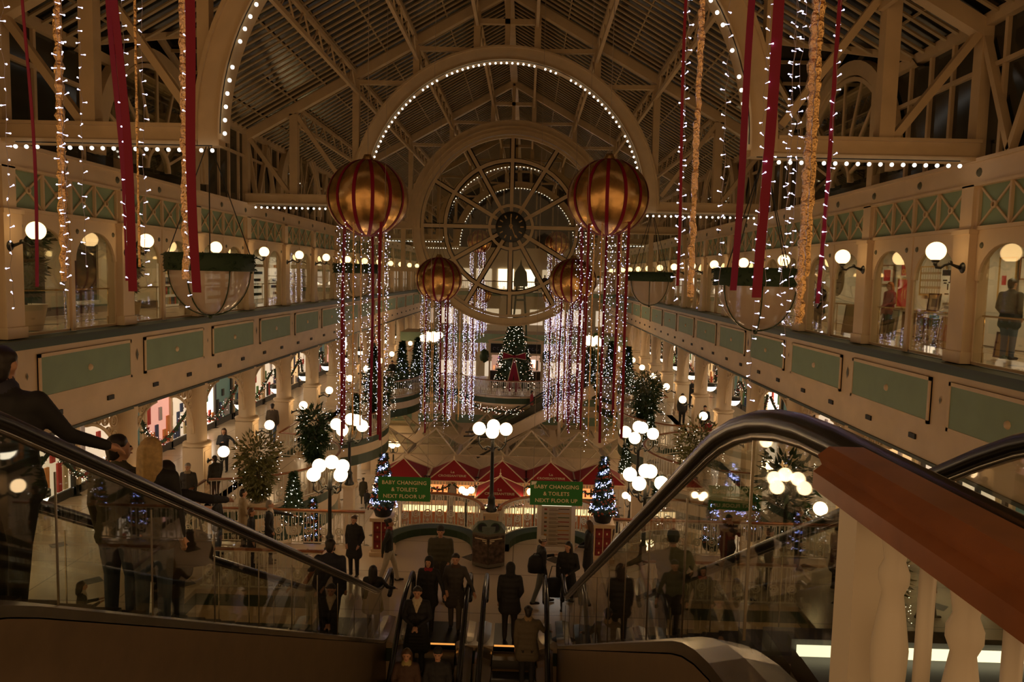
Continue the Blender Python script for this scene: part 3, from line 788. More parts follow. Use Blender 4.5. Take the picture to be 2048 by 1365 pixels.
# ================================================================ globe wall lamps
gm = M(); gm.sphere((0, 0, 0), .20, GLOBE, 16, 12); GLOBE_ME = gm.mesh('globe')
gm = M(); gm.sphere((0, 0, 0), .20, GLOBEW, 16, 12); GLOBEW_ME = gm.mesh('globe')
def wall_lamp(label, cat, loc, s, me, group=None):
    """s = +1: hangs on the right wall"""
    t = thing('globe_wall_lamp', label, cat, loc, 0 if s > 0 else pi, group)
    cup = M(); a = cup; a.lathe([(.06, -.06), (.09, -.02), (.07, .02), (.05, .02)], (-.58, 0, 0), IRON, 10); a.sphere((-.58, 0, -.09), .045, IRON, 8, 6)
    a = M(); a.tube([(-.58, 0, -.08), (-.55, 0, -.16), (-.46, 0, -.17), (-.38, 0, -.11), (-.26, 0, -.08), (-.16, 0, -.12), (-.05, 0, -.16)], [.03, .035, .03, .026, .028, .032, .045], IRON, 7)
    a.sphere((-.26, 0, -.06), .05, IRON, 8, 5); arm = part(a, 'arm', t); part(cup, 'globe_cup', arm); inst(me, 'globe', arm, (-.58, 0, .18))
    a = M(); a.lathe([(.001, -.05), (.06, -.05), (.10, -.02), (.12, 0)], (0, 0, -.16), IRON, 12, 'x'); part(a, 'rosette', t)
    return t
for s in (-1, 1):
    for i in range(-1, 14):
        wall_lamp('amber globe lamp on the %s upper arcade, %s column from the camera' % (sgn_name(s), ORD[i + 1]), 'wall lamp', (s * (XW - .16), S(i) - (.12 if i else .12), .55), s, GLOBE_ME)
    for i in range(1, 15):
        wall_lamp('white globe lamp on the %s level one arcade, %s column from the camera' % (sgn_name(s), ORD[i - 1]), 'wall lamp', (s * 10.14, S(i), -6.62), s, GLOBEW_ME)
# ================================================================ street style lamp posts
def lamp_post(label, loc, n, R_, zc, base_h=0.0, r=.185, pat=None):
    t = thing('lamp_post', label, 'lamp post', loc)
    a = M(); a.lathe([(.16, 0), (.17, .05), (.12, .12), (.10, .35), (.12, .40), (.075, .46), (.06, .55), (.05, zc - .65), (.07, zc - .62), (.05, zc - .55), (.05, zc - .15), (.02, zc - .1)], (0, 0, 0), IRON, 12); part(a, 'post', t)
    me = bpy.data.meshes.get('post_globe_%g' % r)
    if not me:
        g = M(); g.sphere((0, 0, 0), r, GLOBEW, 16, 12); me = g.mesh('post_globe_%g' % r)
    offs = pat or [(R_ * cos(2 * pi * k / n + .5), R_ * sin(2 * pi * k / n + .5), 0) for k in range(n)]
    for (x, y, z) in offs:
        b = M(); d = Vector((x, y, 0)); 
        b.tube([(0, 0, zc - .62), tuple(d * .35 + Vector((0, 0, zc - .52 + z * .3))), tuple(d * .7 + Vector((0, 0, zc - .60 + z * .6))), tuple(d + Vector((0, 0, zc - .45 + z))), tuple(d + Vector((0, 0, zc - r + z)))], .026, IRON, 6)
        b.lathe([(.05, zc - r + z - .04), (.085, zc - r + z + .01), (.06, zc - r + z + .03)], (x, y, 0), IRON, 8); b.sphere((d.x * .5, d.y * .5, zc - .6 + z * .5), .05, IRON, 6, 5)
        arm = part(b, 'arm', t); inst(me, 'globe', arm, (x, y, zc + z))
    return t
def pier(label, loc, h, w=.34):
    t = thing('pier', label, 'pier', loc)
    a = M(); a.box(-w / 2, w / 2, -w / 2, w / 2, 0, h, CREAM); part(a, 'shaft', t)
    a = M(); a.box(-w / 2 - .06, w / 2 + .06, -w / 2 - .06, w / 2 + .06, h, h + .08, CREAM); part(a, 'cap', t)
    return t
pier('cream pier between the two landing scallops under the centre lamp post', (.12, LYA, F1), 1.08)
lamp_post('tall centre lamp post with four globes between the two green signs', (.12, LYA, F1 + 1.16), 4, .4, 2.46, r=.19, pat=[(-.40, 0, 0), (0, -.36, -.02), (.38, 0, 0), (0, .36, .02)])
FIVE = [(-.40, .0, -.02), (-.32, -.35, -.10), (0.0, .15, .10), (.30, -.30, -.10), (.42, .10, 0)]
lamp_post('nearer lamp post with five bright globes on the left walkway', (-4.55, LYA - .45, F1), 5, .4, 2.42, r=.20, pat=[(-.34, .1, .05), (-.40, -.25, -.12), (.0, .2, .14), (.34, .1, .05), (.38, -.28, -.10)])
lamp_post('nearer lamp post with five bright globes on the right walkway', (4.55, LYA - .45, F1), 5, .4, 2.42, r=.20, pat=[(-.44, .1, .05), (-.22, -.25, -.12), (.02, .2, .14), (.18, .3, .10), (.42, -.20, -.10)])
for s in (-1, 1):
    pier('tall cream pier rising from the ground floor under the farther %s lamp post' % sgn_name(s), (s * 4.95, 25.6, F0), 7.1)
    lamp_post('farther lamp post with five bright globes beyond the %s walkway' % sgn_name(s), (s * 4.95, 25.6, F0 + 7.18), 5, .4, 2.10, r=.20, pat=[(-.46, 0, 0), (-.18, -.3, -.14), (.0, .15, .16), (.16, .3, .10), (.46, -.10, -.02)])
for s in (-1, 1):
    for k, (y, z) in enumerate(((57.5, F1), (60.5, F1))):
        lamp_post('%s of two far lamp posts with clustered globes on the %s beyond the wheel' % (('nearer', 'farther')[k], sgn_name(s)), (s * 6.3, y, z), 5, .5, 3.2, r=.26)
for k, (x, y) in enumerate(((-2.05, 41.2), (1.75, 41.2), (-6.9, 41.5), (7.0, 41.0), (6.6, 33.5), (-8.0, 52), (8.2, 50))):
    lamp_post('short three globe lamp %s the awning stalls, %s' % ('beside', ['left of the front awning', 'right of the front awning', 'at the far left stall', 'at the far right stall', 'on the ground floor under the right balcony', 'behind the left stall', 'behind the right stall'][k]), (x, y, F0), 3, .3, 2.55, r=.19)
# ================================================================ bowl pendants in the level one arcades
def bowl(loc, label):
    t = thing('bowl_pendant', label, 'pendant lamp', loc)
    a = M(); a.lathe([(.001, -.30), (.15, -.27), (.27, -.17), (.34, -.02), (.345, 0)], (0, 0, 0), BOWLM, 16); part(a, 'bowl', t)
    a = M(); a.lathe([(.36, -.01), (.38, 0), (.38, .15), (.34, .17), (.1, .20), (.001, .2)], (0, 0, 0), IRON, 16); part(a, 'rim', t)
    a = M(); 
    for k in range(3): a.tube([(.3 * cos(k * 2.1), .3 * sin(k * 2.1), .15), (0, 0, 1.6)], .008, IRON, 4)
    part(a, 'chains', t)
    return t
for s in (-1, 1):
    for i in range(0, 14):
        bowl((s * 11.6, S(i) + 2.4, -6.0), 'white bowl pendant lamp in the %s level one arcade, %s bay from the camera' % (sgn_name(s), ORD[i]))
# ================================================================ hanging glass baskets
BGL = mat('basket_glass', (.62, .49, .40), .12); BGL.node_tree.nodes['Principled BSDF'].inputs['Alpha'].default_value = .62
BASKET = mat('frosted_basket_glass', (.40, .34, .30), .25, noise=.1)
def basket(loc, label):
    t = thing('hanging_basket', label, 'hanging basket', loc)
    a = M(); a.lathe([(.83 * cos(an) + .001, -.98 * sin(an)) for an in [pi / 2 * k / 10 for k in range(11)]], (0, 0, 0), BGL, 24); part(a, 'bowl', t)
    a = M(); a.lathe([(.90, -.02), (.93, .0), (.93, .34), (.90, .36), (.84, .34), (.84, 0)], (0, 0, 0), GARL, 24)
    for k in range(260):
        an = rnd.uniform(0, 2 * pi); z = rnd.uniform(-.02, .36); r = .93; p = Vector((r * cos(an), r * sin(an), z))
        q = [p + Vector((rnd.uniform(-.06, .06), rnd.uniform(-.06, .06), rnd.uniform(-.06, .06))) for _ in range(3)]
        a.add(q, [(0, 1, 2)], GARL)
    part(a, 'garland_rim', t)
    for k in range(6):
        a = M(); b = 2 * pi * k / 6 + .35
        a.tube([(.845 * cos(an) * cos(b), .845 * cos(an) * sin(b), -1.0 * sin(an)) for an in [pi / 2 * j / 10 for j in range(11)]], .014, GREEN, 5); part(a, 'rib', t)
    a = M(); a.sphere((0, 0, -1.03), .045, GREEN, 8, 6); part(a, 'finial', t)
    for k in range(4):
        a = M(); b = 2 * pi * k / 4 + .4; a.tube([(.85 * cos(b), .85 * sin(b), .3), (.05 * cos(b), .05 * sin(b), 2.66)], .012, IRON, 4); part(a, 'chain', t)
    return t
for q, i in enumerate((0, 3)):
    for s in (-1, 1):
        basket((s * 5.95 + (.0 if s < 0 else .05), S(i), -.03 - .05 * (s > 0)), '%s round glass hanging basket with green rim on the %s' % (('near', 'far')[q], sgn_name(s)))
for s in (-1, 1):
    basket((s * 5.95, S(9), 0), 'small distant glass hanging basket on the %s beyond the wheel window' % sgn_name(s))
# ================================================================ big gold balls with hanging streamers
def make_ball(loc, label, r=1.0):
    t = thing('giant_bauble', label, 'giant bauble', loc)
    a = M(); a.sphere((0, 0, 0), r, GOLD, 36, 24, (1, 1, .94)); part(a, 'ball', t)
    for k in range(14):
        a = M(); b = 2 * pi * k / 14 + .1; vs_ = []
        for j in range(25):
            an = -pi / 2 + pi * j / 24; w = .042
            for e in (-1, 1):
                u = b + e * w / max(.12, cos(an)) * (1 if cos(an) > .12 else 0)
                vs_.append(((r + .008) * cos(an) * cos(u), (r + .008) * cos(an) * sin(u), (r + .008) * .94 * sin(an)))
        a.add(vs_, [(2 * j, 2 * j + 1, 2 * j + 3, 2 * j + 2) for j in range(24)], RED, True); part(a, 'stripe', t)
    a = M(); a.lathe([(.001, .12), (.09, .12), (.12, .05), (.16, -.02)], (0, 0, .94 * r), GOLD, 12); a.tube([(0, 0, r + .02), (0, 0, r + 6)], .008, WIRE, 4); part(a, 'hanger', t)
    return t
def ribbon(x, y, z0, z1, w, label, dx=0, group=None):
    a = M(); n = 14; vs_ = []
    ph = rnd.uniform(0, 6)
    for k in range(n + 1):
        u = k / n; z = z0 + (z1 - z0) * u; xx = dx * u + .012 * sin(6 * u + ph); yy = .02 * sin(5 * u + ph)
        tw = .5 * sin(3 * u + ph) * .5
        for e, f in ((-1, -1), (1, -1), (1, 1), (-1, 1)):
            vs_.append((xx + e * w / 2 * cos(tw) - f * .003 * sin(tw), yy + e * w / 2 * sin(tw) + f * .003, z))
    fs = []
    for k in range(n):
        for j in range(4): fs.append((k * 4 + j, k * 4 + (j + 1) % 4, (k + 1) * 4 + (j + 1) % 4, (k + 1) * 4 + j))
    fs += [(0, 1, 2, 3), (4 * n + 3, 4 * n + 2, 4 * n + 1, 4 * n)]
    a.add(vs_, fs, RED); a.build('hanging_ribbon', label=label, cat='ribbon', group=group, loc=(x, y, 0))
def foil(x, y, z0, z1, r, label, dx=0, group=None, n=70):
    a = M(); pts = []; rs = []
    for k in range(n + 1):
        u = k / n; pts.append((dx * u + rnd.uniform(-.22, .22) * r, rnd.uniform(-.22, .22) * r, z0 + (z1 - z0) * u)); rs.append(r * rnd.uniform(.62, 1.12))
    a.tube(pts, rs, FOIL, 6); a.sm = [False] * len(a.sm); a.build('foil_streamer', label=label, cat='foil streamer', group=group, loc=(x, y, 0))
bm = M()
bm.tube([(0, 0, 0), (.016, 0, .003), (.028, 0, .006)], [.0022, .0022, .005], FAIRYD, 5); bm.sphere((.032, 0, .007), .0062, FAIRY, 6, 5)
FBULB = bm.mesh('bulb')
def light_strand(x, y, z0, z1, label, dx=0, group=None, near=True, sp=.10, bs=.012, fm=None):
    """strand of fairy lights; near ones get a bulb object each"""
    L_ = abs(z1 - z0)
    if near:
        t = thing('fairy_light_strand', label, 'fairy lights', (x, y, 0), group=group)
        n = int(L_ / sp); pts = []
        for k in range(n + 1):
            u = k / n; pts.append((dx * u + rnd.uniform(-.014, .014), rnd.uniform(-.014, .014), z0 + (z1 - z0) * u))
        a = M(); a.tube(pts, .0022, WIRE, 4); part(a, 'wire', t)
        for p in pts[1:][:100]:
            inst(FBULB, 'bulb', t, p, (0, rnd.uniform(-.5, .5), rnd.choice((0, pi, .6, 2.6, -.7, -2.4)) + rnd.uniform(-.2, .2)))
    else:
        a = M(); n = int(L_ / sp)
        a.tube([(0, 0, z0), (0, 0, z1)], .0035, WIRE, 3)
        for k in range(n):
            z = z0 + (z1 - z0) * (k + rnd.random()) / n
            c = Vector((rnd.uniform(-.05, .05), rnd.uniform(-.05, .05), z)); b = bs * rnd.uniform(.7, 1.25)
            a.add([c + Vector(v) * b for v in ((1, 0, 0), (-1, 0, 0), (0, 1, 0), (0, -1, 0), (0, 0, 1), (0, 0, -1))],
                  [(0, 2, 4), (2, 1, 4), (1, 3, 4), (3, 0, 4), (2, 0, 5), (1, 2, 5), (3, 1, 5), (0, 3, 5)], fm or (FAIRY if rnd.random() < .4 else FAIRYD if rnd.random() < .5 else WHITEF))
        a.build('fairy_light_strand', label=label, cat='fairy lights', group=group, loc=(x, y, 0))
# nearest pair of balls hang above the frame; their streamers come down into it
NB = 6.2; ZT = 2.75
for s in (-1, 1):
    make_ball((-2.45 if s < 0 else 2.85, NB, 3.7), 'giant striped gold bauble directly above the %s near streamers' % sgn_name(s))
def at(px, Y=NB):    # hall position of a streamer from its place in the bunch
    return px
NL = dict(rib=[(-2.99, 2.7, -.18, .025, .05), (-2.46, 2.7, -.12, .050, .12), (-2.29, 2.6, -.20, .066, .13), (-1.78, 2.7, -.20, .075, .06)],
          foil=[(-2.93, 2.7, -.14, .036), (-1.98, 2.7, -.10, .034), (-2.03, 2.7, .0, .010)],
          li=[(-3.12, -.22), (-3.02, -.34), (-2.76, -.16), (-2.67, -.20), (-2.33, -.10), (-2.26, -.16), (-1.90, -.33), (-2.96, .0)])
NR = dict(rib=[(2.17, 2.7, -.05, .022, .02), (2.75, 2.7, -.08, .055, -.05), (2.89, 2.7, -.13, .082, -.06), (3.41, 2.7, -.17, .032, -.05)],
          foil=[(2.36, 2.7, -.14, .030), (3.14, 2.7, .05, .026), (3.35, 2.7, -.36, .044)],
          li=[(2.24, -.18), (2.29, .0), (2.55, -.20), (2.95, -.30), (3.08, -.12), (3.28, -.66), (3.42, -.40), (2.83, -.96), (3.18, -.20)])
def lab3(k, n): return ['leftmost', 'second from the left', 'third from the left', 'fourth from the left', 'fifth from the left', 'sixth from the left', 'seventh from the left', 'eighth from the left', 'ninth from the left', 'tenth from the left', 'rightmost'][k]
for s, D in ((-1, NL), (1, NR)):
    nm = sgn_name(s)
    for k, (x, z0, z1, w, dx) in enumerate(D['rib']): ribbon(x - dx * .3, NB + [-.2, .3, -.1, .1][k] * .6, z0, z1, w, 'crimson ribbon in the near %s streamer bunch, %s of its four' % (nm, lab3(k, 4)), dx)
    for k, (x, z0, z1, r) in enumerate(sorted(D['foil'])): foil(x, NB + [.2, -.3, .4][k], z0, z1, r, 'crinkled gold foil streamer in the near %s bunch, %s of its three' % (nm, lab3(k, 3)), 0)
    for k, (x, z1) in enumerate(sorted(D['li'])): light_strand(x, NB + rnd.uniform(-.55, .55), ZT, z1, 'wire strand of white fairy lights in the near %s bunch, %s' % (nm, lab3(k, 9)), rnd.uniform(-.04, .04))
def bunch(cx, cy, cz, zl, label, r=.78, nr=4, nf=3, nl=12, bs=.014):
    g1, g2, g3 = 'ribbons ' + label, 'foil streamers ' + label, 'fairy strands ' + label
    for k in range(nr + nf + nl):
        an = 2 * pi * (k * .618); rr = r * math.sqrt(((k * 7) % 11 + 2) / 13)
        x, y = cx + rr * cos(an), cy + rr * sin(an); zt = cz - math.sqrt(max(.05, 1 - rr * rr)) * .94 + .02
        ze = zl + rnd.uniform(-.3, .7)
        if k < nr: ribbon(x, y, zt, ze, .068, 'long crimson ribbon hanging ' + label, rnd.uniform(-.06, .06), g1)
        elif k < nr + nf: foil(x, y, zt, ze, .022, 'long thin gold foil streamer hanging ' + label, 0, g2, 12)
        else: light_strand(x, y, zt, ze, 'long strand of fairy lights hanging ' + label, 0, g3, False, .085, bs)
BALLS = [((-3.0, 19.0, 1.83), -4.2, 'nearer visible striped gold bauble on the left'), ((2.95, 19.0, 1.97), -4.0, 'nearer visible striped gold bauble on the right'),
         ((-2.72, 32.2, -.24), -6.5, 'smaller striped gold bauble on the left before the wheel rim'), ((2.95, 32.2, -.16), -6.5, 'smaller striped gold bauble on the right before the wheel rim'),
         ((-2.9, 62, 2.7), -5.0, 'distant striped gold bauble seen through the left of the wheel'), ((3.4, 62, 2.7), -5.0, 'distant striped gold bauble seen through the right of the wheel')]
for (c, zl, lb) in BALLS:
    make_ball(c, lb); far = c[1] > 40
    bunch(c[0], c[1], c[2], zl, 'under the ' + lb.replace('visible ', '').replace('striped ', '').replace(' before the wheel rim', '').replace(' seen through the', ' at'), nr=5 if c[1] < 25 else 4, nf=4, nl=(10 if far else 13), bs=.017 if far else .0095)
for k, (c, zl) in enumerate((((-3.4, 76, -1.9), -8), ((3.6, 76, -1.9), -8), ((-2.9, 48.5, -1.6), -9.2), ((3.2, 48.5, -1.5), -9.2))):
    if k < 2: make_ball(c, 'dim distant gold bauble low in the %s of the wheel window' % ('left', 'right')[k % 2])
    bunch(c[0], c[1], c[2], zl, 'in the far %s bunch %s' % (('left', 'right')[k % 2], ('past the tree', 'past the third truss')[k // 2]), 1.0 if k > 1 else .7, 4, 4, 14, .016)
# ================================================================ hanging signs
def sign(x, label, sticker):
    t = thing('hanging_sign', label, 'sign', (x, 16.0, -4.64))
    a = M(); a.box(-.565, .565, -.012, .012, -.265, .265, SIGNG); part(a, 'board', t)
    for k, tx in enumerate(('BABY CHANGING', '& TOILETS', 'NEXT FLOOR UP')):
        me = text_mesh(tx, .116, LETTER, .002, spacing=1.05)
        inst(me, 'lettering', t, (0, -.016, .138 - k * .15), (pi / 2, 0, 0))
    if sticker:
        a = M(); a.add([(-.54, -.015, .25), (-.42, -.015, .255), (-.44, -.015, .2), (-.54, -.015, .17)], [(0, 3, 2, 1)], WHITE); part(a, 'sticker', t, 'torn white sticker')
    a = M()
    for e in (-.5, .5): a.tube([(e, 0, .26), (e, .35, 12.8)], .004, WIRE, 4)
    part(a, 'wire', t)
sign(-1.53, 'left green hanging sign about baby changing and toilets', False)
sign(1.745, 'right green hanging sign with a torn white sticker at its corner', True)
# ================================================================ bins, directory board, pots and lit trees on the landing
t = thing('litter_bin', 'double litter bin with dark posters between the landing scallops', 'litter bin', (.12, 20.75, F1))
a = M(); hexp = [(.52 * cos(pi / 6 + pi / 3 * k), .46 * sin(pi / 6 + pi / 3 * k)) for k in range(6)]
a.prism(hexp, .05, 1.0, mat('bin_grey', (.16, .14, .10), .5), 'xy'); a.prism([(x * .8, y * .8) for x, y in hexp], 0, .06, BLACK); part(a, 'body', t)
a = M()
hx = [(x * 1.04, y * 1.04) for x, y in hexp]
vs_ = [(x, y, 1.0) for x, y in hx] + [(x * .72, y * .72, 1.16) for x, y in hx]
a.add(vs_, [(k, (k + 1) % 6, 6 + (k + 1) % 6, 6 + k) for k in range(6)] + [(6, 7, 8, 9, 10, 11)], mat('bin_lid_green', (.10, .12, .08), .4)); part(a, 'lid', t)
for e in (-1, 1):
    a = M(); a.lathe([(.001, 0), (.11, 0)], (0, 0, 0), BLACK, 14); a.lathe([(.11, 0), (.14, .015), (.14, -.01)], (0, 0, 0), GREEN, 14)
    a.xform(Matrix.Translation((e * .185, -.27, 1.135)) @ Matrix.Rotation(.85, 4, 'X')); part(a, 'opening', t)
    a = M(); a.add([(e * .01, -.475, .15), (e * .44, -.245, .15), (e * .44, -.245, .93), (e * .01, -.475, .93)], [(0, 1, 2, 3)], mat('poster_dark', (.16, .10, .07), .4, noise=.9, nscale=9)); 
    for q in range(3): a.add([(e * .04, -.47, .86 - q * .05), (e * (.38 - .05 * q), -.29, .86 - q * .05), (e * (.38 - .05 * q), -.29, .835 - q * .05), (e * .04, -.47, .835 - q * .05)], [(0, 1, 2, 3)], LETTER)
    part(a, 'poster', t, 'dark poster with pale text lines')
t = thing('directory_board', 'tall store directory board with a lit header beside the right tree', 'directory board', (2.05, 22.0, F1))
a = M(); a.box(-.56, .56, -.10, .10, 0, .12, WHITEIRON); a.box(-.56, -.44, -.08, .08, .1, 2.1, WHITEIRON); a.box(.44, .56, -.08, .08, .1, 2.1, WHITEIRON); a.box(-.56, .56, -.08, .08, 2.06, 2.16, WHITEIRON); part(a, 'frame', t)
a = M(); a.box(-.44, .44, -.05, .05, .12, 1.62, mat('directory_panel', (.50, .42, .30), .5)); part(a, 'panel', t)
a = M(); a.box(-.44, .44, -.06, .06, 1.66, 2.04, mat('lit_header', (1, 1, 1), .4, emit=1.6, ecol=(.92, 1.0, .94))); part(a, 'header', t, 'glowing white header')
cl = [mat('bar_brown', (.10, .07, .04)), mat('bar_red', (.30, .05, .03)), mat('bar_green', (.08, .12, .05)), mat('bar_orange', (.5, .22, .04))]
for k in range(9):
    a = M(); zz = 1.52 - k * .155
    a.box(.05, .38, -.058, -.05, zz - .02, zz + .012, cl[(k * 3) % 4 if k != 6 else 1])
    for j in range(3): a.box(-.22, .0 + .05 * ((k + j) % 3), -.055, -.05, zz - .035 * j - .006, zz - .035 * j + .004, cl[0])
    a.box(-.36, -.28, -.056, -.05, zz - .05, zz + .01, cl[(k + 1) % 4]); part(a, 'listing', t)
a = M(); a.box(-.12, -.08, -.075, -.06, 1.9, 2.04, BLACK); a.box(.18, .22, -.075, -.06, 1.9, 2.04, BLACK); part(a, 'header_mark', t)
t.scale = (1, 1, .83)
def leaves_cone(a, h, r0, r1, n, size, mt, z0=0, ex=1.0):
    for _ in range(n):
        u = rnd.random() ** ex; z = z0 + u * h; r = (r0 * (1 - u) + r1 * u) * rnd.uniform(.55, 1.0); an = rnd.uniform(0, 2 * pi)
        p = Vector((r * cos(an), r * sin(an), z))
        d = Vector((cos(an) + rnd.uniform(-.6, .6), sin(an) + rnd.uniform(-.6, .6), rnd.uniform(-.5, .4))).normalized()
        sd = d.cross(Vector((rnd.uniform(-1, 1), rnd.uniform(-1, 1), rnd.uniform(-1, 1)))).normalized() * size * .3
        a.add([p - sd, p + d * size, p + sd, p - d * size * .3], [(0, 1, 2, 3)], mt)
def lights_on(a, h, r0, r1, n, b, ms, z0=0, swirl=None):
    for k in range(n):
        u = rnd.random(); z = z0 + u * h; r = (r0 * (1 - u) + r1 * u) * 1.03
        an = rnd.uniform(0, 2 * pi)
        if swirl: an = (u * swirl * 2 * pi + rnd.gauss(0, .75)); 
        c = Vector((r * cos(an), r * sin(an), z)); q = b * rnd.uniform(.7, 1.2)
        a.add([c + Vector(v) * q for v in ((1, 0, 0), (-1, 0, 0), (0, 1, 0), (0, -1, 0), (0, 0, 1), (0, 0, -1))],
              [(0, 2, 4), (2, 1, 4), (1, 3, 4), (3, 0, 4), (2, 0, 5), (1, 2, 5), (3, 1, 5), (0, 3, 5)], ms[k % len(ms)])
TINR = mat('red_gold_baubles', (.42, .09, .03), .3, .3)
def xmas_tree(loc, h, r, label, lights=(BLUEF, FAIRY), nl=560, pedestal=0, baubles=True, b=.0105, leafn=900, cat='christmas tree'):
    t = thing('christmas_tree', label, cat, loc)
    if pedestal:
        p = M(); p.box(-.33, .33, -.33, .33, 0, .12, CREAM); p.box(-.29, .29, -.29, .29, .1, .2, CREAM); p.box(-.24, .24, -.24, .24, .12, pedestal - .1, mat('pedestal_red', (.17, .012, .014), .5))
        for sx in (-1, 1):
            for k in range(3):
                z0, z1 = .18 + k * (pedestal - .3) / 3, .12 + (k + 1) * (pedestal - .3) / 3
                p.box(sx * .02, sx * .20, -.252, -.24, z0, z1, mat('pedestal_inner', (.24, .015, .018), .5)); p.box(sx * .09, sx * .13, -.256, -.252, (z0 + z1) / 2 - .03, (z0 + z1) / 2 + .03, CREAML)
        for e in ((-.26, -.225), (.225, .26), (-.012, .012)): p.box(e[0], e[1], -.26, -.235, .12, pedestal - .1, CREAML)
        p.box(-.32, .32, -.32, .32, pedestal - .1, pedestal, CREAM); part(p, 'pedestal', t, 'red panelled pedestal')
    p = M(); p.lathe([(.001, 0), (.22, 0), (.30, .22), (.31, .3), (.26, .3)], (0, 0, pedestal), BLACK, 12); part(p, 'pot', t)
    z0 = pedestal + .26
    p = M(); p.tube([(0, 0, z0 - .1), (0, 0, z0 + h * .95)], .03, BARK, 5); leaves_cone(p, h, r, .04, leafn, .12, LEAF, z0); p.lathe([(r * .75, z0), (.02, z0 + h * .95)], (0, 0, 0), LEAF, 10); part(p, 'foliage', t)
    p = M(); lights_on(p, h, r, .04, nl, b, list(lights), z0, 5 if baubles else None); o = part(p, 'fairy_lights', t); o['kind'] = 'stuff'
    if baubles:
        p = M()
        for k in range(170):
            u = rnd.random(); rr = (r * (1 - u) + .04 * u) * 1.02; an = u * 5 * 2 * pi + pi + rnd.gauss(0, .5)
            p.sphere((rr * cos(an), rr * sin(an), z0 + u * h), .032, TINR, 5, 4)
        o = part(p, 'baubles', t); o['kind'] = 'stuff'
    return t
xmas_tree((-2.98, 21.35, F1), 1.55, .40, 'slim lit tree on a red pedestal by the left green sign', pedestal=1.12)
xmas_tree((3.35, 21.35, F1), 1.62, .40, 'slim lit tree on a red pedestal right of the directory board', pedestal=1.12)
TS = [((-5.6, 25.0, F0 + 4.6), 0)]
xmas_tree((-5.55, 23.2, F1 - .6), 1.35, .30, 'small blue lit spiral tree beyond the left walkway balustrade', pedestal=.0, nl=200)
xmas_tree((6.9, 23.0, F1 - .2), 1.25, .30, 'small blue lit spiral tree beyond the right walkway balustrade', nl=200)
xmas_tree((8.3, 23.4, F1), 1.1, .28, 'dim blue lit tree at the far end of the right walkway', nl=160)
def topiary(loc, h, r, label, cat='potted tree', lm=(WHITEF,), nl=110, mt=LEAF, kind=0, size=.13, nlv=700, pot=.3, b=.013):
    t = thing('potted_tree', label, cat, loc)
    p = M(); p.lathe([(.001, 0), (pot * .75, 0), (pot, pot * 1.3), (pot * 1.05, pot * 1.35), (pot * .9, pot * 1.35), (.001, pot * 1.2)], (0, 0, 0), CREAM if kind != 1 else BLACK, 12); part(p, 'pot', t)
    z0 = pot * 1.2
    p = M(); p.tube([(0, 0, z0), (.03, .02, z0 + h * .3), (0, 0, z0 + h * .6)], .04, BARK, 6); part(p, 'trunk', t)
    p = M()
    if kind == 0:      # dark cone
        leaves_cone(p, h, r, .06, nlv, size, mt, z0); p.lathe([(r * .7, z0 + .05), (r * .75, z0 + h * .25), (.02, z0 + h * .93)], (0, 0, 0), mt, 10)
    else:              # loose bush in two or three tiers
        for (zc, rr) in ((.78, 1.0), (.45, .75), (.2, .45)):
            for _ in range(int(nlv / 2.2)):
                v = Vector((rnd.gauss(0, 1), rnd.gauss(0, 1), rnd.gauss(0, .8))).normalized() * rr * r * rnd.uniform(.35, 1)
                c = v + Vector((0, 0, z0 + h * zc)); d = (v.normalized() + Vector((rnd.uniform(-.6, .6), rnd.uniform(-.6, .6), rnd.uniform(-.6, .4)))).normalized()
                sd = d.cross(Vector((rnd.uniform(-1, 1), rnd.uniform(-1, 1), rnd.uniform(-1, 1)))).normalized() * size * .22
                p.add([c - sd, c + d * size, c + sd, c - d * size * .3], [(0, 1, 2, 3)], mt)
    part(p, 'foliage', t)
    if nl:
        p = M(); lights_on(p, h * .9, r, .05 if kind == 0 else r * .8, nl, b, list(lm), z0 + (.0 if kind == 0 else h * .15)); o = part(p, 'fairy_lights', t); o['kind'] = 'stuff'
    return t
# ---- greenery along level one
topiary((-7.75, 24.6, F1), 2.1, .85, 'loose olive bush with tiny lights at the first left balcony', mt=LEAFY, kind=2, size=.16, nlv=1500, nl=60)
topiary((-7.3, 29.6, F1), 2.3, .75, 'dark tiered potted tree behind the first left balcony rail', kind=2, size=.22, nlv=900, nl=50)
topiary((-6.45, 24.2, F1 - .5), 1.7, .42, 'dark cone topiary with white lights beside the left balcony curve', nl=120)
topiary((-6.6, 39.2, F1), 2.6, .9, 'dark bushy potted tree on the second left balcony', kind=2, size=.22, nlv=900, nl=160)
topiary((-7.2, 36.6, F1), 1.8, .4, 'slim cone topiary at the near edge of the second left balcony', nl=100)
topiary((7.3, 39.0, F1), 2.6, 1.0, 'dark bushy potted tree on the second right balcony', kind=2, size=.22, nlv=900, nl=120)
topiary((8.0, 43.2, F1), 2.2, .9, 'pale olive bush beyond the second right balcony', mt=LEAFY, kind=2, size=.2, nlv=900, nl=50)
topiary((7.4, 27.2, F1), 2.4, .95, 'loose olive bush with tiny lights at the first right balcony', mt=LEAFY, kind=2, size=.16, nlv=1500, nl=80)
topiary((6.2, 37.6, F0 + 4.4), 1.7, .36, 'slim dark cone topiary with lights left of the second right balcony', nl=130)
topiary((6.9, 34.9, F1), 1.7, .36, 'slim cone topiary with lights behind the first right balcony rail', nl=120)
topiary((5.6, 25.0, F1 - .4), 1.6, .34, 'slim cone topiary with lights just left of the curved handrail', nl=120)
topiary((9.0, 22.6, F1), 2.4, .9, 'dark palm like plant seen through the right escalator glass', kind=2, size=.30, nlv=500, nl=60)
topiary((9.6, 18.0, F1 - .9), 2.0, .85, 'leafy olive bush with lights behind the near newel post', mt=LEAFY, kind=2, size=.16, nlv=1400, nl=90)
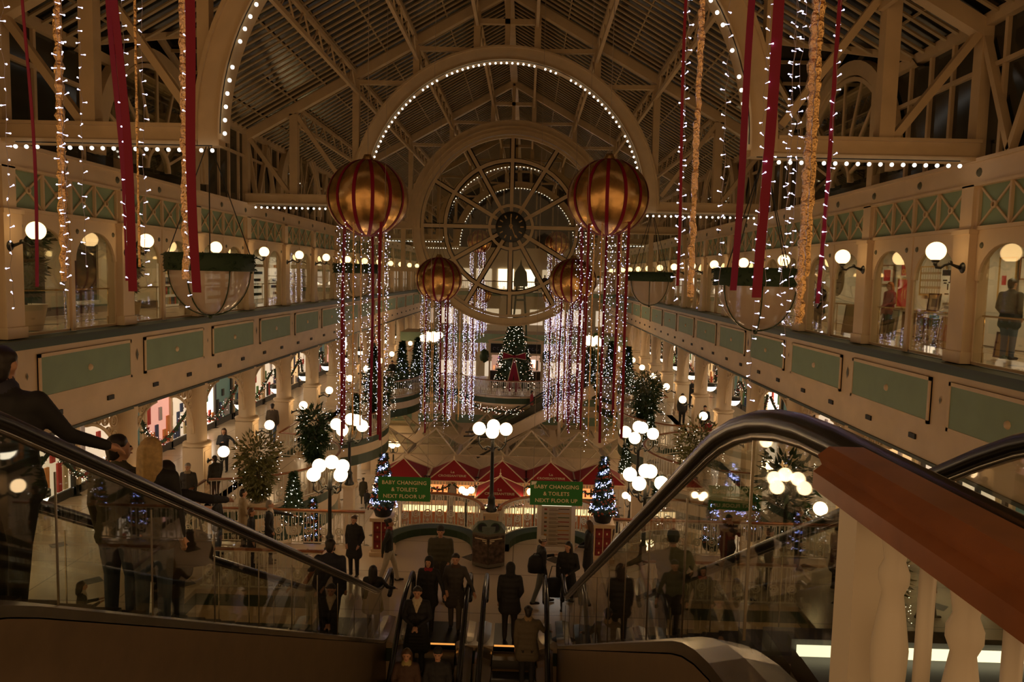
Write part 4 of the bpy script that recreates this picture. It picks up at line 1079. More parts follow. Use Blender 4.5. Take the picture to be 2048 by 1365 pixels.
topiary((7.9, 17.2, F1 - 1.7), 1.3, .42, 'dark topiary with white lights below the right walkway', nl=70)
for k, (x, y, z) in enumerate(((-7.2, 50.5, F1), (-6.6, 53.5, F1), (-8.3, 46.5, F1), (7.9, 50.5, F1), (7.2, 54.5, F1), (-5.3, 50.8, F1 - .2), (5.4, 51.5, F1 - .2), (-6.6, 62, F1), (6.8, 62, F1))):
    topiary((x, y, z), 3.2, .62, 'tall dark lit column tree %s' % ['at the third left balcony', 'behind the third left balcony', 'before the third left balcony', 'at the third right balcony', 'behind the third right balcony', 'left of the round balcony', 'right of the round balcony', 'far left beyond the wheel', 'far right beyond the wheel'][k], lm=(WHITEF, FAIRY), nl=150, b=.019, nlv=900, size=.22)
# garlands in the level one arches
def garland(pts, label, r=.10, n=60, nl=50, lm=(WARMF, WHITEF), b=.013, mt=TINSEL):
    t = thing('garland', label, 'garland', pts[0]); o = Vector(pts[0]); P = [Vector(p) - o for p in pts]
    a = M(); a.tube([tuple(p) for p in P], r * .5, GARL, 5)
    def smp():
        k = rnd.randrange(len(P) - 1); return P[k].lerp(P[k + 1], rnd.random())
    for _ in range(n * 4):
        c = smp() + Vector((rnd.gauss(0, r * .5), rnd.gauss(0, r * .5), rnd.gauss(0, r * .5))); q = [c + Vector((rnd.uniform(-.08, .08), rnd.uniform(-.08, .08), rnd.uniform(-.08, .08))) for _ in range(3)]
        a.add(q, [(0, 1, 2)], GARL if rnd.random() < .5 else mt)
    part(a, 'greenery', t)
    a = M()
    for k in range(nl):
        c = smp() + Vector((rnd.gauss(0, r * .7), rnd.gauss(0, r * .7), rnd.gauss(0, r * .7))); q = b * rnd.uniform(.7, 1.2)
        a.add([c + Vector(v) * q for v in ((1, 0, 0), (-1, 0, 0), (0, 1, 0), (0, -1, 0), (0, 0, 1), (0, 0, -1))],
              [(0, 2, 4), (2, 1, 4), (1, 3, 4), (3, 0, 4), (2, 0, 5), (1, 2, 5), (3, 1, 5), (0, 3, 5)], lm[k % len(lm)])
    o_ = part(a, 'fairy_lights', t); o_['kind'] = 'stuff'
for s in (-1, 1):
    for i in range(0, 13):
        y = S(i); z = -5.1; n = 12
        pts = [(s * (12.6 + .3 * sin(pi * k / n)), y + .2 + 4.4 * k / n, z - 1.3 * sin(pi * k / n) - .3) for k in range(n + 1)]
        garland(pts, 'red garland with warm lights swagged in the %s level one arch, %s bay' % (sgn_name(s), ORD[i]), .13, 70, 80)
# ================================================================ croissant stalls on the ground floor
def awning(x, y, z, w, h, label, text):
    """square pyramid awning: apex height z, eave z-h"""
    t = thing('awning', label, 'awning', (x, y, z - h))
    a = M(); e = w / 2
    a.add([(-e, -e, 0), (e, -e, 0), (e, e, 0), (-e, e, 0), (0, 0, h)], [(0, 1, 4), (1, 2, 4), (2, 3, 4), (3, 0, 4)], AWN); part(a, 'canopy', t)
    a = M(); 
    for k in range(16):
        u = -e + w * k / 16
        a.box(u + .008, u + w / 16 - .008, -e - .01, -e + .01, -.20, 0, mat('valance', (.55, .36, .22), .7))
    part(a, 'valance', t)
    a = M()
    for (p, q) in (((-e, -e), 0), ((e, -e), 0), ((e, e), 0), ((-e, e), 0)): a.beam((p[0], p[1], .02), (0, 0, h + .02), .05, .05, CREAM)
    for k in range(4): c = [(-e, -e), (e, -e), (e, e), (-e, e)]; a.beam((*c[k], .01), (*c[(k + 1) % 4], .01), .05, .05, CREAM)
    part(a, 'frame', t)
    a = M(); a.lathe([(.07, 0), (.08, .06), (.03, .1), (.06, .17), (.02, .22), (.015, .42), (.001, .44)], (0, 0, h), CREAM, 8); part(a, 'finial', t)
    for c in ((-e, -e), (e, -e), (e, e), (-e, e)):
        a = M(); a.tube([(c[0] * .97, c[1] * .97, -(z - h - F0)), (c[0] * .97, c[1] * .97, 0)], .04, CREAM, 6); part(a, 'post', t)
    if text:
        sl = math.atan2(h, e); me = text_mesh('CROISSANTERIE', .23, CREAML, .004); u = .22
        inst(me, 'lettering', t, (0, -e * (1 - u) - .04, h * u + .05), (sl, 0, 0))
        me = text_mesh('La', .26, CREAML, .004); inst(me, 'lettering', t, (0, -e * (1 - u - .17) - .03, h * (u + .17) + .05), (sl, 0, 0))
    return t
AX = [-6.15, -3.1, -.18, 2.72, 5.65]
for k, x in enumerate(AX): awning(x, 45.0, -11.15, 2.9, .95, 'crimson stall awning, %s of the back row of five' % ['leftmost', 'second from left', 'middle', 'second from right', 'rightmost'][k], k in (1, 3))
awning(-.2, 42.0, -11.3, 2.7, .95, 'crimson stall awning standing in front of the row', True)
for k, x in enumerate([-4.6, -1.65, 1.27, 4.2]):
    t = thing('display_counter', 'glowing stall counter under the awnings, %s of four' % ['leftmost', 'second from left', 'third from left', 'rightmost'][k], 'counter', (x, 43.3, F0))
    a = M(); a.box(-1.3, 1.3, -.4, .4, 0, .75, mat('counter_wood', (.35, .12, .04), .5)); part(a, 'base', t)
    a = M(); a.box(-1.25, 1.25, -.36, .36, .78, 1.15, YGLOW); part(a, 'display_case', t)
    a = M(); a.box(-1.3, 1.3, -.42, .42, 1.15, 1.2, WHITEIRON); part(a, 'countertop', t)
    a = M(); a.box(-1.2, 1.2, .9, 1.0, 1.4, 2.3, ORANGE)
    for q in range(7): a.box(-1.1 + q * .33, -1.0 + q * .33, .86, .9, 1.5, 1.5 + .3 * ((q * 5) % 4) / 3 + .3, AWN if q % 2 else DARK)
    a.box(-1.25, 1.25, .98, 1.05, 0, 2.5, DARK); part(a, 'menu_panel', t, 'orange lit menu panel')
t = thing('stall_sign', 'small glowing stall sign under the front awning', 'sign', (-.2, 40.62, -12.72))
a = M(); a.box(-.36, .36, 0, .04, -.13, .13, DARK); part(a, 'board', t)
inst(text_mesh('CROISSANTERIE', .095, mat('lit_letters', (1, .8, .4), .4, emit=2.5, ecol=(1, .6, .2)), .004), 'lettering', t, (0, -.012, -.05), (pi / 2, 0, 0))
for k, x in enumerate(AX[:-1]):
    n = 10; garland([(x + .1 + 2.9 * j / n, 43.5, -12.25 - .35 * abs(sin(2 * pi * j / n))) for j in range(n + 1)], 'dark garland looped under the back row awnings, %s gap' % ORD[k], .10, 60, 14)
garland([(-1.4 + 2.5 * j / 10, 40.6, -12.45 - .22 * sin(pi * j / 10)) for j in range(11)], 'lit garland along the eave of the front awning', .08, 50, 60)
# cases and stalls in the sunken court between landing and awnings
for k, (x, y, w) in enumerate(((-3.0, 38.3, 3.6), (3.6, 38.5, 3.2), (0.4, 39.2, 1.8))):
    t = thing('display_counter', 'low glowing display case seen through the %s scallop railing' % ['left', 'right', 'middle of the'][k], 'counter', (x, y, F0))
    a = M(); a.box(-w / 2, w / 2, -.45, .45, 0, .85, CREAM); part(a, 'base', t)
    a = M(); a.box(-w / 2 + .05, w / 2 - .05, -.4, .4, .86, 1.12, YGLOW); part(a, 'display_case', t)
# white lattice roof of glass pyramids behind the awnings
for r, (y, z0) in enumerate(((47.8, -11.2), (52.1, -10.9))):
    for k in range(6):
        x = -7.6 + 3.05 * k
        t = thing('glass_pyramid', 'white framed glass pyramid roof light, %s in the %s row' % (['leftmost', 'second from left', 'third from left', 'fourth from left', 'fifth from left', 'rightmost'][k], ('front', 'rear')[r]), 'roof light', (x, y, z0))
        a = M(); e = 1.48 if r == 0 else 1.25; h = 1.35; C = [(-e, -e), (e, -e), (e, e), (-e, e)]
        for q in range(4):
            a.beam((*C[q], 0), (0, 0, h), .07, .07, CREAM); a.beam((*C[q], 0), (*C[(q + 1) % 4], 0), .08, .08, CREAM)
            for u in (.35, .65): a.beam((C[q][0] * (1 - u), C[q][1] * (1 - u), h * u), (C[(q + 1) % 4][0] * (1 - u), C[(q + 1) % 4][1] * (1 - u), h * u), .03, .03, CREAM)
        part(a, 'frame', t)
        a = M(); a.add([(*c, 0) for c in C] + [(0, 0, h)], [(0, 1, 4), (1, 2, 4), (2, 3, 4), (3, 0, 4)], GLASS); part(a, 'glazing', t)
        a = M()
        for q in range(4): a.beam((*C[q], 0), (0, 0, -1.2), .04, .04, CREAM); a.beam((0, 0, -1.2), (0, 0, -(z0 - F0)), .05, .05, CREAM) if q == 0 else None
        part(a, 'lattice', t)
# ================================================================ cross bridge with panels, far escalator, balcony with tree
BY = 53.5
m = M()
m.box(-9.9, 9.9, BY, BY + 7, F1 - .4, F1, FLOOR_L)
m.box(-9.9, 9.9, BY - .02, BY + .1, F1 - .55, F1 - .02, GREEN)
m.box(-9.9, 9.9, BY, BY + .3, F0 + .0, F1 - .4, CREAM)
for z0, z1 in ((-9.15, -8.65), (-10.55, -9.95)):
    for k in range(7):
        x0 = -9.2 + k * 2.65
        m.box(x0, x0 + 2.3, BY - .03, BY, z0 - .06, z1 + .06, CREAM); m.box(x0 + .06, x0 + 2.24, BY - .05, BY, z0, z1, SAGE)
        m.lathe([(.001, -.05), (.08, -.03), (.09, 0)], (x0 + 1.15, BY - .05, (z0 + z1) / 2), CREAM, 8, 'y')
m.box(-9.9, 9.9, BY - .06, BY, -9.6, -9.5, CREAM)
m.build('floor_bridge', kind='structure')
n = 20
poly = [(3.7, BY)] + [(.15 + 3.55 * cos(pi * k / n), BY - 3.1 * sin(pi * k / n)) for k in range(n + 1)] + [(-3.4, BY)]
m = M(); m.prism([p for p in poly[1:-1]][::-1], F1 - .12, F1, FLOOR_L); m.prism([((p[0] - .15) * .98 + .15, p[1]) for p in poly[1:-1]][::-1], F1 - .5, F1 - .1, GREEN)
for k in range(6): 
    f = .97 - k * .13; m.prism([((p[0] - .15) * f + .15, BY + (p[1] - BY) * f) for p in poly[1:-1]][::-1], F1 - .5 - (k + 1) * .12, F1 - .5 - k * .12, CREAM)
m.build('floor_balcony_round', kind='structure')
balustrade('curved white balustrade of the round balcony with the big tree', [(.15 + 3.5 * cos(a), BY - 3.05 * sin(a), F1) for a in [pi - pi * k / 24 for k in range(25)]], .14, True)
balustrade('straight white balustrade of the far bridge left of the round balcony', [(-9.6, BY + .1, F1), (-3.4, BY + .1, F1)], .16, True)
balustrade('straight white balustrade of the far bridge right of the round balcony', [(3.7, BY + .1, F1), (9.6, BY + .1, F1)], .16, True)
garland([(.15 + 3.62 * cos(a), BY - 3.2 * sin(a), F1 - .25 - .75 * sin(a)) for a in [pi - pi * k / 24 for k in range(25)]], 'thick lit garland draped below the round balcony', .16, 260, 330, b=.02)
t = thing('christmas_tree', 'big lit christmas tree with red bow on the round balcony', 'christmas tree', (.30, BY - 1.2, F1))
a = M(); a.tube([(0, 0, 0), (0, 0, 4.6)], .06, BARK, 6); leaves_cone(a, 2.6, 1.45, .95, 1500, .22, LEAF, .35); leaves_cone(a, 2.4, 1.05, .35, 1100, .2, LEAF, 2.5)
a.lathe([(1.0, .4), (.9, 2.0), (.7, 3.2), (.3, 4.7)], (0, 0, 0), LEAF, 14); part(a, 'foliage', t)
a = M(); lights_on(a, 2.5, 1.45, 1.0, 300, .017, [WARMF, WHITEF], .35); lights_on(a, 2.4, 1.05, .35, 200, .017, [WARMF, WHITEF, WHITEF], 2.5); o = part(a, 'fairy_lights', t); o['kind'] = 'stuff'
a = M()
for e in (-1, 1):
    a.prism([(0, 2.7), (e * .75, 2.95), (e * .8, 2.45), (0, 2.6)][::e], -1.30, -1.24, RED, 'xz')
    a.prism([(e * .02, 2.65), (e * .55, .35), (e * .08, .25), (e * .0, 1.6)][::e], -1.42, -1.36, RED, 'xz')
    a.tube([(e * .02, -1.44, 2.65), (e * .55, -1.44, .35)], .025, CREAML, 4); a.tube([(0, -1.33, 2.7), (e * .75, -1.33, 2.95), (e * .8, -1.33, 2.45), (0, -1.33, 2.6)], .025, CREAML, 4)
a.sphere((0, -1.36, 2.65), .13, RED, 8, 6); part(a, 'bow', t, 'large red bow')
# kiosk shop front behind the tree
t = thing('kiosk', 'gabled shop kiosk with dark sign boards behind the big tree', 'kiosk', (.32, BY + 3.2, F1))
a = M()
for x in (-1.95, -.7, .7, 1.95): a.box(x - .06, x + .06, -.06, .06, 0, 3.1, CREAM)
a.box(-2.0, 2.0, -.08, .08, 2.15, 2.25, CREAM); a.box(-2.05, 2.05, -.1, .1, 3.05, 3.2, CREAM); a.beam((-2.1, 0, 3.2), (-.6, 0, 3.6), .1, .1, CREAM); a.beam((2.1, 0, 3.2), (.6, 0, 3.6), .1, .1, CREAM); a.box(-.6, .6, -.05, .05, 3.55, 3.65, CREAM); part(a, 'frame', t)
for e in (-1, 1):
    a = M(); a.box(e * .75, e * 1.88, -.05, .0, 2.3, 3.0, BLACK); part(a, 'sign_board', t)
    a = M()
    for k in range(3): a.arcband((e * 1.3 + (k - 1) * .3, 2.62), .08, .12, .4 + k, 4.6 + k, 10, -.07, -.055, mat('dim_letter', (.14, .12, .16), .4))
    part(a, 'emblem', t)
    a = M(); a.arcband((e * 1.75, .9), 1.0, 1.08, 0 if e > 0 else pi / 2, pi / 2 if e > 0 else pi, 10, -.2, -.14, CREAM); part(a, 'arch', t)
    a = M(); a.lathe([(.001, -.5), (.3, -.3), (.38, 0), (.3, .4), (.001, .6)], (e * 2.35, 0, 2.0), LEAF, 10); leaves_cone(a, 1.0, .4, .3, 90, .15, LEAF, 0); part(a, 'topiary_ball', t)
a = M(); a.box(-1.85, 1.85, 1.2, 1.3, .2, 2.1, mat('kiosk_interior', (.5, .3, .2), .6, emit=.35, ecol=(1, .6, .4)))
for k in range(16): a.box(-1.7 + k * .22, -1.6 + k * .22, 1.1, 1.2, .9 + .1 * (k % 3), 1.2 + .15 * (k % 4), [ORANGE, AWN, SHOPB, DARK][k % 4])
a.box(-1.3, -1.05, .3, .35, 1.55, 1.95, mat('pink_screen', (1, .3, 1), .5, emit=3, ecol=(.8, .25, .9)))
a.box(-.4, -.1, .3, .35, 1.5, 1.9, SHOPB); a.box(1.2, 1.5, .3, .35, 1.5, 1.8, SHOPB); a.box(-1.9, 1.9, .2, .6, 0, .9, DARK); part(a, 'counter', t)
# far walkway on the top floor beyond the wheel, with lit shop fronts
m = M(); m.box(-10.1, 10.1, 78, 81, F2 - .5, F2, CREAM); m.box(-10.1, 10.1, 77.9, 78, F2 - .45, F2 - .05, SAGE)
m.box(-10.1, 10.1, 83, 83.2, F2, 3, PLASTER)
for k in range(8): m.box(-9.3 + k * 2.4, -7.6 + k * 2.4, 82.9, 83, F2 + .2, .7, SHOPW if k not in (3, 4) else SHOPB)
m.build('floor_far_walkway', kind='structure')
balustrade('far white balustrade of the top floor bridge seen through the wheel', [(-10, 78.2, F2), (10, 78.2, F2)], .2, False)
m = M(); m.box(-9.9, 9.9, 66, 70, F1 + 2.6, F1 + 3.0, CREAM); m.box(-9.9, 9.9, 65.9, 66, F1 + 2.2, F1 + 3.0, SAGE)
m.build('floor_mid_bridge', kind='structure')
# dark ornamental clock tower standing on the axis
t = thing('clock_tower', 'slender dark green iron tower on the axis behind the wheel', 'clock tower', (.5, 64.0, F1))
a = M()
for e in (-1, 1):
    for f in (-1, 1): a.tube([(e * .75, f * .5, 0), (e * .55, f * .4, 4), (e * .3, f * .3, 7.2)], .09, GREEN, 6)
for z in (1.5, 3, 4.5, 6, 7.0): a.box(-.7 + z * .05, .7 - z * .05, -.45, .45, z, z + .15, GREEN)
part(a, 'frame', t)
a = M(); a.lathe([(.55, 7.2), (.6, 7.4), (.5, 8.4), (.1, 9.0), (.001, 9.5)], (0, 0, 0), GREEN, 10); part(a, 'lantern', t)
# far escalator climbing to the right behind the stalls
t = thing('escalator', 'far escalator climbing to the right above the stalls', 'escalator', (0, 49.42, 0))
A, B = Vector((-2.3, 0, -11.6)), Vector((5.2, 0, -7.0))
for yy, nm in ((0, 'front_rail'), (1.3, 'rear_rail')):
    a = M(); a.tube([(A.x - .6, yy, A.z + .95), (A.x, yy, A.z + .98), (B.x, yy, B.z + 1.0), (B.x + 1, yy, B.z + 1.0)], .05, RUBBER, 6); part(a, 'handrail', t)
    a = M(); a.add([(A.x, yy, A.z + .93), (B.x, yy, B.z + .95), (B.x, yy, B.z + .1), (A.x, yy, A.z + .1)], [(0, 1, 2, 3)], ESCGLASS); part(a, 'glass_panel', t)
a = M(); a.beam(A + Vector((0, .65, -.15)), B + Vector((0, .65, -.15)), 1.2, .3, DARKMETAL, (0, 1, 0)); part(a, 'steps', t)
a = M(); a.beam(A + Vector((-.4, -.05, -.3)), B + Vector((.4, -.05, -.3)), .12, .75, CREAM); a.beam(A + Vector((-.4, -.12, .08)), B + Vector((.4, -.12, .08)), .05, .07, STEEL); part(a, 'side_cladding', t)
a = M(); 
for k in range(3):
    x = -.6 + k * 2.0; zz = A.z + (x - A.x) * (B.z - A.z) / (B.x - A.x); a.box(x - .1, x + .1, .4, .6, F0, zz - .5, CREAM)
part(a, 'support', t)
# ground floor shop fronts, level one shop fronts, upper gallery fittings
SHOPS = [SHOPW, mat('teal_shop', (.10, .16, .12), .5, emit=.05, ecol=(.5, .9, .7)), SHOPB, mat('pink_shop', (.9, .5, .45), .5, emit=.5, ecol=(1, .5, .4)), SHOPW, mat('warm_shop', (.9, .6, .3), .5, emit=.6, ecol=(1, .65, .3))]
PAL = [mat('goods_%d' % k, c, .6) for k, c in enumerate(((.5, .05, .04), (.05, .08, .2), (.6, .5, .3), (.1, .25, .1), (.03, .03, .03), (.7, .3, .1), (.5, .45, .5)))]
for s in (-1, 1):
    for lv, (zf, xs, zt) in enumerate(((F1, 14.9, 2.9), (F0, 14.9, 3.6))):
        for i in range(0, I1 - 1):
            y = S(i); t = thing('shop_front', '%s lit shop front on %s at the %s, %s bay from the camera' % (('pale', 'bright')[i % 2], ('level one', 'the ground floor')[lv], sgn_name(s), ORD[i]), 'shop front', (s * xs, y, zf))
            a = M()
            for yy in (.1, 2.4, 4.6): a.box(0, -s * .12, yy - .08, yy + .08, 0, zt, DARK if i % 3 == 1 else CREAM)
            a.box(0, -s * .14, 0, 4.7, zt, zt + .5, DARK if i % 3 == 1 else (SAGE if i % 3 else CREAM)); a.box(0, -s * .12, 0, 4.7, 0, .3, DARK); part(a, 'frame', t)
            a = M(); mm = SHOPS[(i * 5 + lv + (s > 0)) % 6]
            a.box(-s * .0, -s * .03, .2, 2.3, .3, zt, mm); a.box(0, -s * .03, 2.5, 4.5, .3, zt, SHOPS[(i * 3 + 1 + lv) % 6]); part(a, 'window', t)
            a = M()
            for k in range(12):
                yy = .3 + .34 * k; h = .3 + .9 * rnd.random(); z0 = .35 + (0 if k % 3 else 1.1)
                a.box(-s * .03, -s * .10, yy, yy + .22, z0, z0 + h, PAL[rnd.randrange(7)])
            o = part(a, 'goods', t); o['kind'] = 'stuff'
# ---- ceiling lights inside the galleries (real fittings)
DOWN = mat('gallery_downlight', (1, .9, .7), .5, emit=85, ecol=(1.0, .72, .42))
dm = M(); dm.lathe([(.001, 0), (.16, 0)], (0, 0, 0), DOWN, 10); dm.lathe([(.16, 0), (.2, -.02), (.2, .03)], (0, 0, 0), WHITE, 10); DME = dm.mesh('downlight')
for s in (-1, 1):
    for i in range(-1, 14):
        for (z, x, nm) in ((1.22, 12.4, 'top floor'), (-4.2, 13.4, 'level one'), (-9.28, 12.0, 'ground floor')):
            if z < -1 and i < 0: continue
            for dy in ((.9, 3.7) if z > 0 else (2.4,)):
                o = bpy.data.objects.new('ceiling_light', DME); COL.objects.link(o); o.location = (s * x, S(i) + dy, z)
                tag(o, 'round ceiling light, %s %s, %s bay%s' % (nm, sgn_name(s), ORD[i + 1], '' if dy == 2.4 else (', nearer of two' if dy < 2 else ', farther of two')), 'ceiling light')
# ---- upper right gallery: print shop
def picture(loc, w, h, frame, art, label, s=1, lean=0, kind='x', extra=None):
    t = thing('framed_picture', label, 'framed picture', loc)
    def P(u, v, d): return (-s * (d + (v * lean)), u, v)
    a = M(); fr = .04
    def pl(u0, u1, v0, v1, d0, d1, mt):
        a.add([P(u0, v0, d0), P(u1, v0, d0), P(u1, v1, d0), P(u0, v1, d0), P(u0, v0, d1), P(u1, v0, d1), P(u1, v1, d1), P(u0, v1, d1)], [(0, 3, 2, 1), (4, 5, 6, 7), (0, 1, 5, 4), (1, 2, 6, 5), (2, 3, 7, 6), (3, 0, 4, 7)], mt)
    for q in ((-w / 2, -w / 2 + fr, 0, h), (w / 2 - fr, w / 2, 0, h), (-w / 2, w / 2, 0, fr), (-w / 2, w / 2, h - fr, h)): pl(*q, 0, .035, frame)
    part(a, 'frame', t)
    a = M(); pl(-w / 2 + fr, w / 2 - fr, fr, h - fr, .005, .015, art)
    if extra: 
        for (u0, u1, v0, v1, mt) in extra: pl(u0 * w, u1 * w, v0 * h, v1 * h, .016, .02, mt)
    part(a, 'print', t)
    return t
BR, OC, WH, RD, BL, GY = mat('picture_brown', (.28, .11, .04), .5), mat('picture_ochre', (.62, .38, .12), .6), mat('mount_white', (.78, .74, .66), .6), mat('picture_red', (.55, .02, .03), .5), mat('card_blue', (.10, .32, .6), .5), mat('picture_grey', (.25, .25, .24), .6)
mm = M(); mm.box(14.0, 14.2, 15.0, 33.0, F2, 1.2, mat('shop_white_wall', (.80, .76, .68), .6)); mm.build('trim_print_shop', kind='structure')
X0 = 13.93
picture((X0, 24.5, -.33), 1.55, .95, OC, mat('pegboard_tan', (.50, .38, .24), .7), 'tan display board with rows of tiny cards in the print shop', extra=[(-.46 + .095 * c, -.39 + .095 * c, .08 + .24 * r, .24 + .24 * r, WH) for c in range(10) for r in range(4)])
picture((X0, 27.6, -.02), 1.0, .72, BR, WH, 'brown framed print with red square on the shop wall', extra=[(-.25, .25, .2, .75, RD)])
picture((X0 - .05, 26.2, -.78), .95, 1.0, OC, RD, 'red abstract print in pale wood frame behind the woman', extra=[(-.3, -.24, .1, .8, OC), (.1, .14, .2, .9, OC), (-.1, -.05, .3, .6, OC)])
picture((X0, 26.3, .28), .6, .55, WH, RD, 'red poster with yellow letters at the top of the arch')
picture((X0, 20.75, -.44), .75, 1.25, OC, WH, 'large pale sketch print left of the right hand man', extra=[(-.3, -.1, .2, .5, GY), (.05, .3, .4, .6, RD)])
picture((X0, 19.8, .2), .9, .6, BR, WH, 'pale print in brown frame above the right hand man', extra=[(-.3, .3, .2, .35, GY)])
picture((11.9, 19.8, F2), .95, .85, BR, OC, 'large ochre framed print leaning on the shop floor', lean=-.15, extra=[(-.1, .3, .25, .75, mat('print_orange', (.6, .18, .04), .6))])
picture((11.9, 20.77, F2), .46, .45, WH, WH, 'small white mounted print leaning on the shop floor', lean=-.15, extra=[(-.15, .15, .35, .65, GY)])
picture((12.5, 22.0, F2), 1.1, .72, BR, mat('print_green', (.12, .14, .08), .6), 'dark green landscape in brown frame leaning in the shop', lean=-.12)
picture((13.4, 23.4, F2), .5, .75, BL, BL, 'bright blue card sheet leaning behind the small white print', lean=-.1)
picture((11.8, 22.85, F2), 1.0, .92, GY, WH, 'grey framed print standing at the feet of the woman in red', lean=-.12, extra=[(-.3, .1, .1, .7, mat('print_moss', (.08, .12, .05), .6))])
picture((11.8, 21.8, F2), .42, .92, BR, WH, 'narrow print leaning right of the woman in red', lean=-.12, extra=[(-.2, .2, .2, .7, RD)])
picture((11.2, 24.0, F2), 1.3, 1.0, BR, OC, 'brown framed print leaning behind the round glass sign', lean=-.12)
picture((12.1, 17.8, F2), .62, .6, mat('frame_dark_red', (.14, .02, .015), .4), OC, 'reddish brown painting low beside the right hand man', lean=-.1, extra=[(-.2, .1, .1, .7, BR)])
t = thing('face_poster', 'tall black and white face portrait poster in the print shop', 'poster', (13.4, 22.7, -.62))
a = M(); a.box(0, .02, -.36, .36, 0, 1.1, WHITE); part(a, 'sheet', t)
a = M()
for (y0, y1, z0, z1) in ((-.34, .30, .92, 1.09), (-.30, -.12, .74, .92), (.02, .25, .76, .80), (-.2, -.05, .70, .74), (.05, .2, .68, .72), (-.06, .0, .5, .68), (-.1, .12, .36, .40), (-.36, -.26, .2, .8), (-.2, .2, .04, .14)): a.box(-.006, 0, y0, y1, z0, z1, BLACK)
part(a, 'portrait', t)
picture((12.4, 21.5, -.72), .62, .5, BLACK, WH, 'black framed photo print standing on the shop counter', lean=-.1, extra=[(-.25, .2, .25, .7, GY)])
picture((12.35, 20.8, -.72), .55, .3, WH, WH, 'small white card lying back on the shop counter', lean=-.3, extra=[(-.25, .2, .35, .6, GY)])
t = thing('counter', 'long white shop counter stacked with prints in the right gallery', 'counter', (12.7, 21.8, F2))
a = M(); a.box(-.35, .35, -1.5, 1.5, .84, .92, WHITE); part(a, 'countertop', t)
a = M()
for y in (-1.4, 1.4): a.box(-.3, .3, y - .04, y + .04, 0, .84, BR)
part(a, 'trestle', t)
t = thing('round_sign', 'round etched gallery sign on the glass left of the woman in red', 'sign', (XW + .3, 24.15, .12))
a = M(); a.lathe([(.001, 0), (.52, 0), (.52, .02), (.001, .02)], (0, 0, 0), mat('etched_disc', (.42, .38, .26), .6), 24, 'x'); part(a, 'disc', t)
inst(text_mesh('Gallery', .26, DARK, .003), 'lettering', t, (-.012, 0, .2), (pi / 2, 0, -pi / 2)); a = M()
for k in range(12): a.box(-.012, -.006, -.36 + k * .06, -.32 + k * .06, -.12, -.08, DARK)
for k in range(6): a.box(-.012, -.006, -.18 + k * .06, -.14 + k * .06, -.29, -.26, DARK)
part(a, 'small_print', t)
t = thing('poster_text', 'yellow letters on the red poster', 'poster lettering', (X0 - .045, 26.3, .58))
for tx, zz in (('SP', .13), ('OF', -.13)): inst(text_mesh(tx, .24, mat('yellow_letter', (.8, .5, .05), .5), .003), 'lettering', t, (0, 0, zz), (pi / 2, 0, -pi / 2))
# ---- upper left gallery: potted trees, door, skirting, window recess
topiary((-11.6, 18.9, F2), 2.3, .62, 'tall potted tree behind the first left upper arch', kind=2, size=.20, nlv=1300, nl=0, pot=.48)
topiary((-12.2, 25.0, F2), 2.5, .55, 'potted tree beside the second left upper column', kind=2, size=.20, nlv=1000, nl=0, pot=.40)
m = M(); m.box(-14.3, -14.25, YN, 34, F2, F2 + .28, DARK); m.box(-14.3, -14.1, 22.6, 23.6, F2, 1.2, DARK); m.build('baseboard_left', kind='structure')
m = M(); m.box(-14.28, -14.2, 25.0, 26.7, F2 + .45, .85, DOORM)
for q in ((24.9, 25.02), (26.65, 26.77)): m.box(-14.28, -14.12, q[0], q[1], F2 + .35, .75, PLASTER)
m.box(-14.28, -14.12, 24.9, 26.77, .83, .95, WHITE); m.box(-14.28, -14.12, 24.9, 26.77, F2 + .33, F2 + .45, WHITE); m.build('window_901', kind='structure')
m = M(); m.box(-14.28, -14.2, 31.2, 33.0, F2, .8, mat('shelf_glow', (.5, .35, .2), .6, emit=.3, ecol=(1, .7, .4)))
for k in range(10):
    for j in range(5): m.box(-14.2, -14.1, 31.3 + .16 * k, 31.42 + .16 * k, F2 + .1 + .42 * j, F2 + .4 + .42 * j, PAL[(k * 3 + j) % 7])
m.build('trim_shelf_unit', kind='structure')
for k in range(3):
    t = thing('shop_front', 'small glowing gift shop behind the %s left upper arcade' % ['fourth bay of the', 'fifth bay of the', 'sixth bay of the'][k], 'shop front', (-14.1, S(4 + k) - .8, F2))
    a = M(); a.box(-.1, -.08, .2, 4.2, 0, 2.4, SHOPW); part(a, 'window', t); a = M()
    for j in range(26): a.box(-.06, .06, .3 + rnd.random() * 3.7, .3 + rnd.random() * .1 + 3.0 * rnd.random(), .2 + .4 * (j % 5), .35 + .4 * (j % 5), PAL[j % 7])
    o = part(a, 'goods', t); o['kind'] = 'stuff'
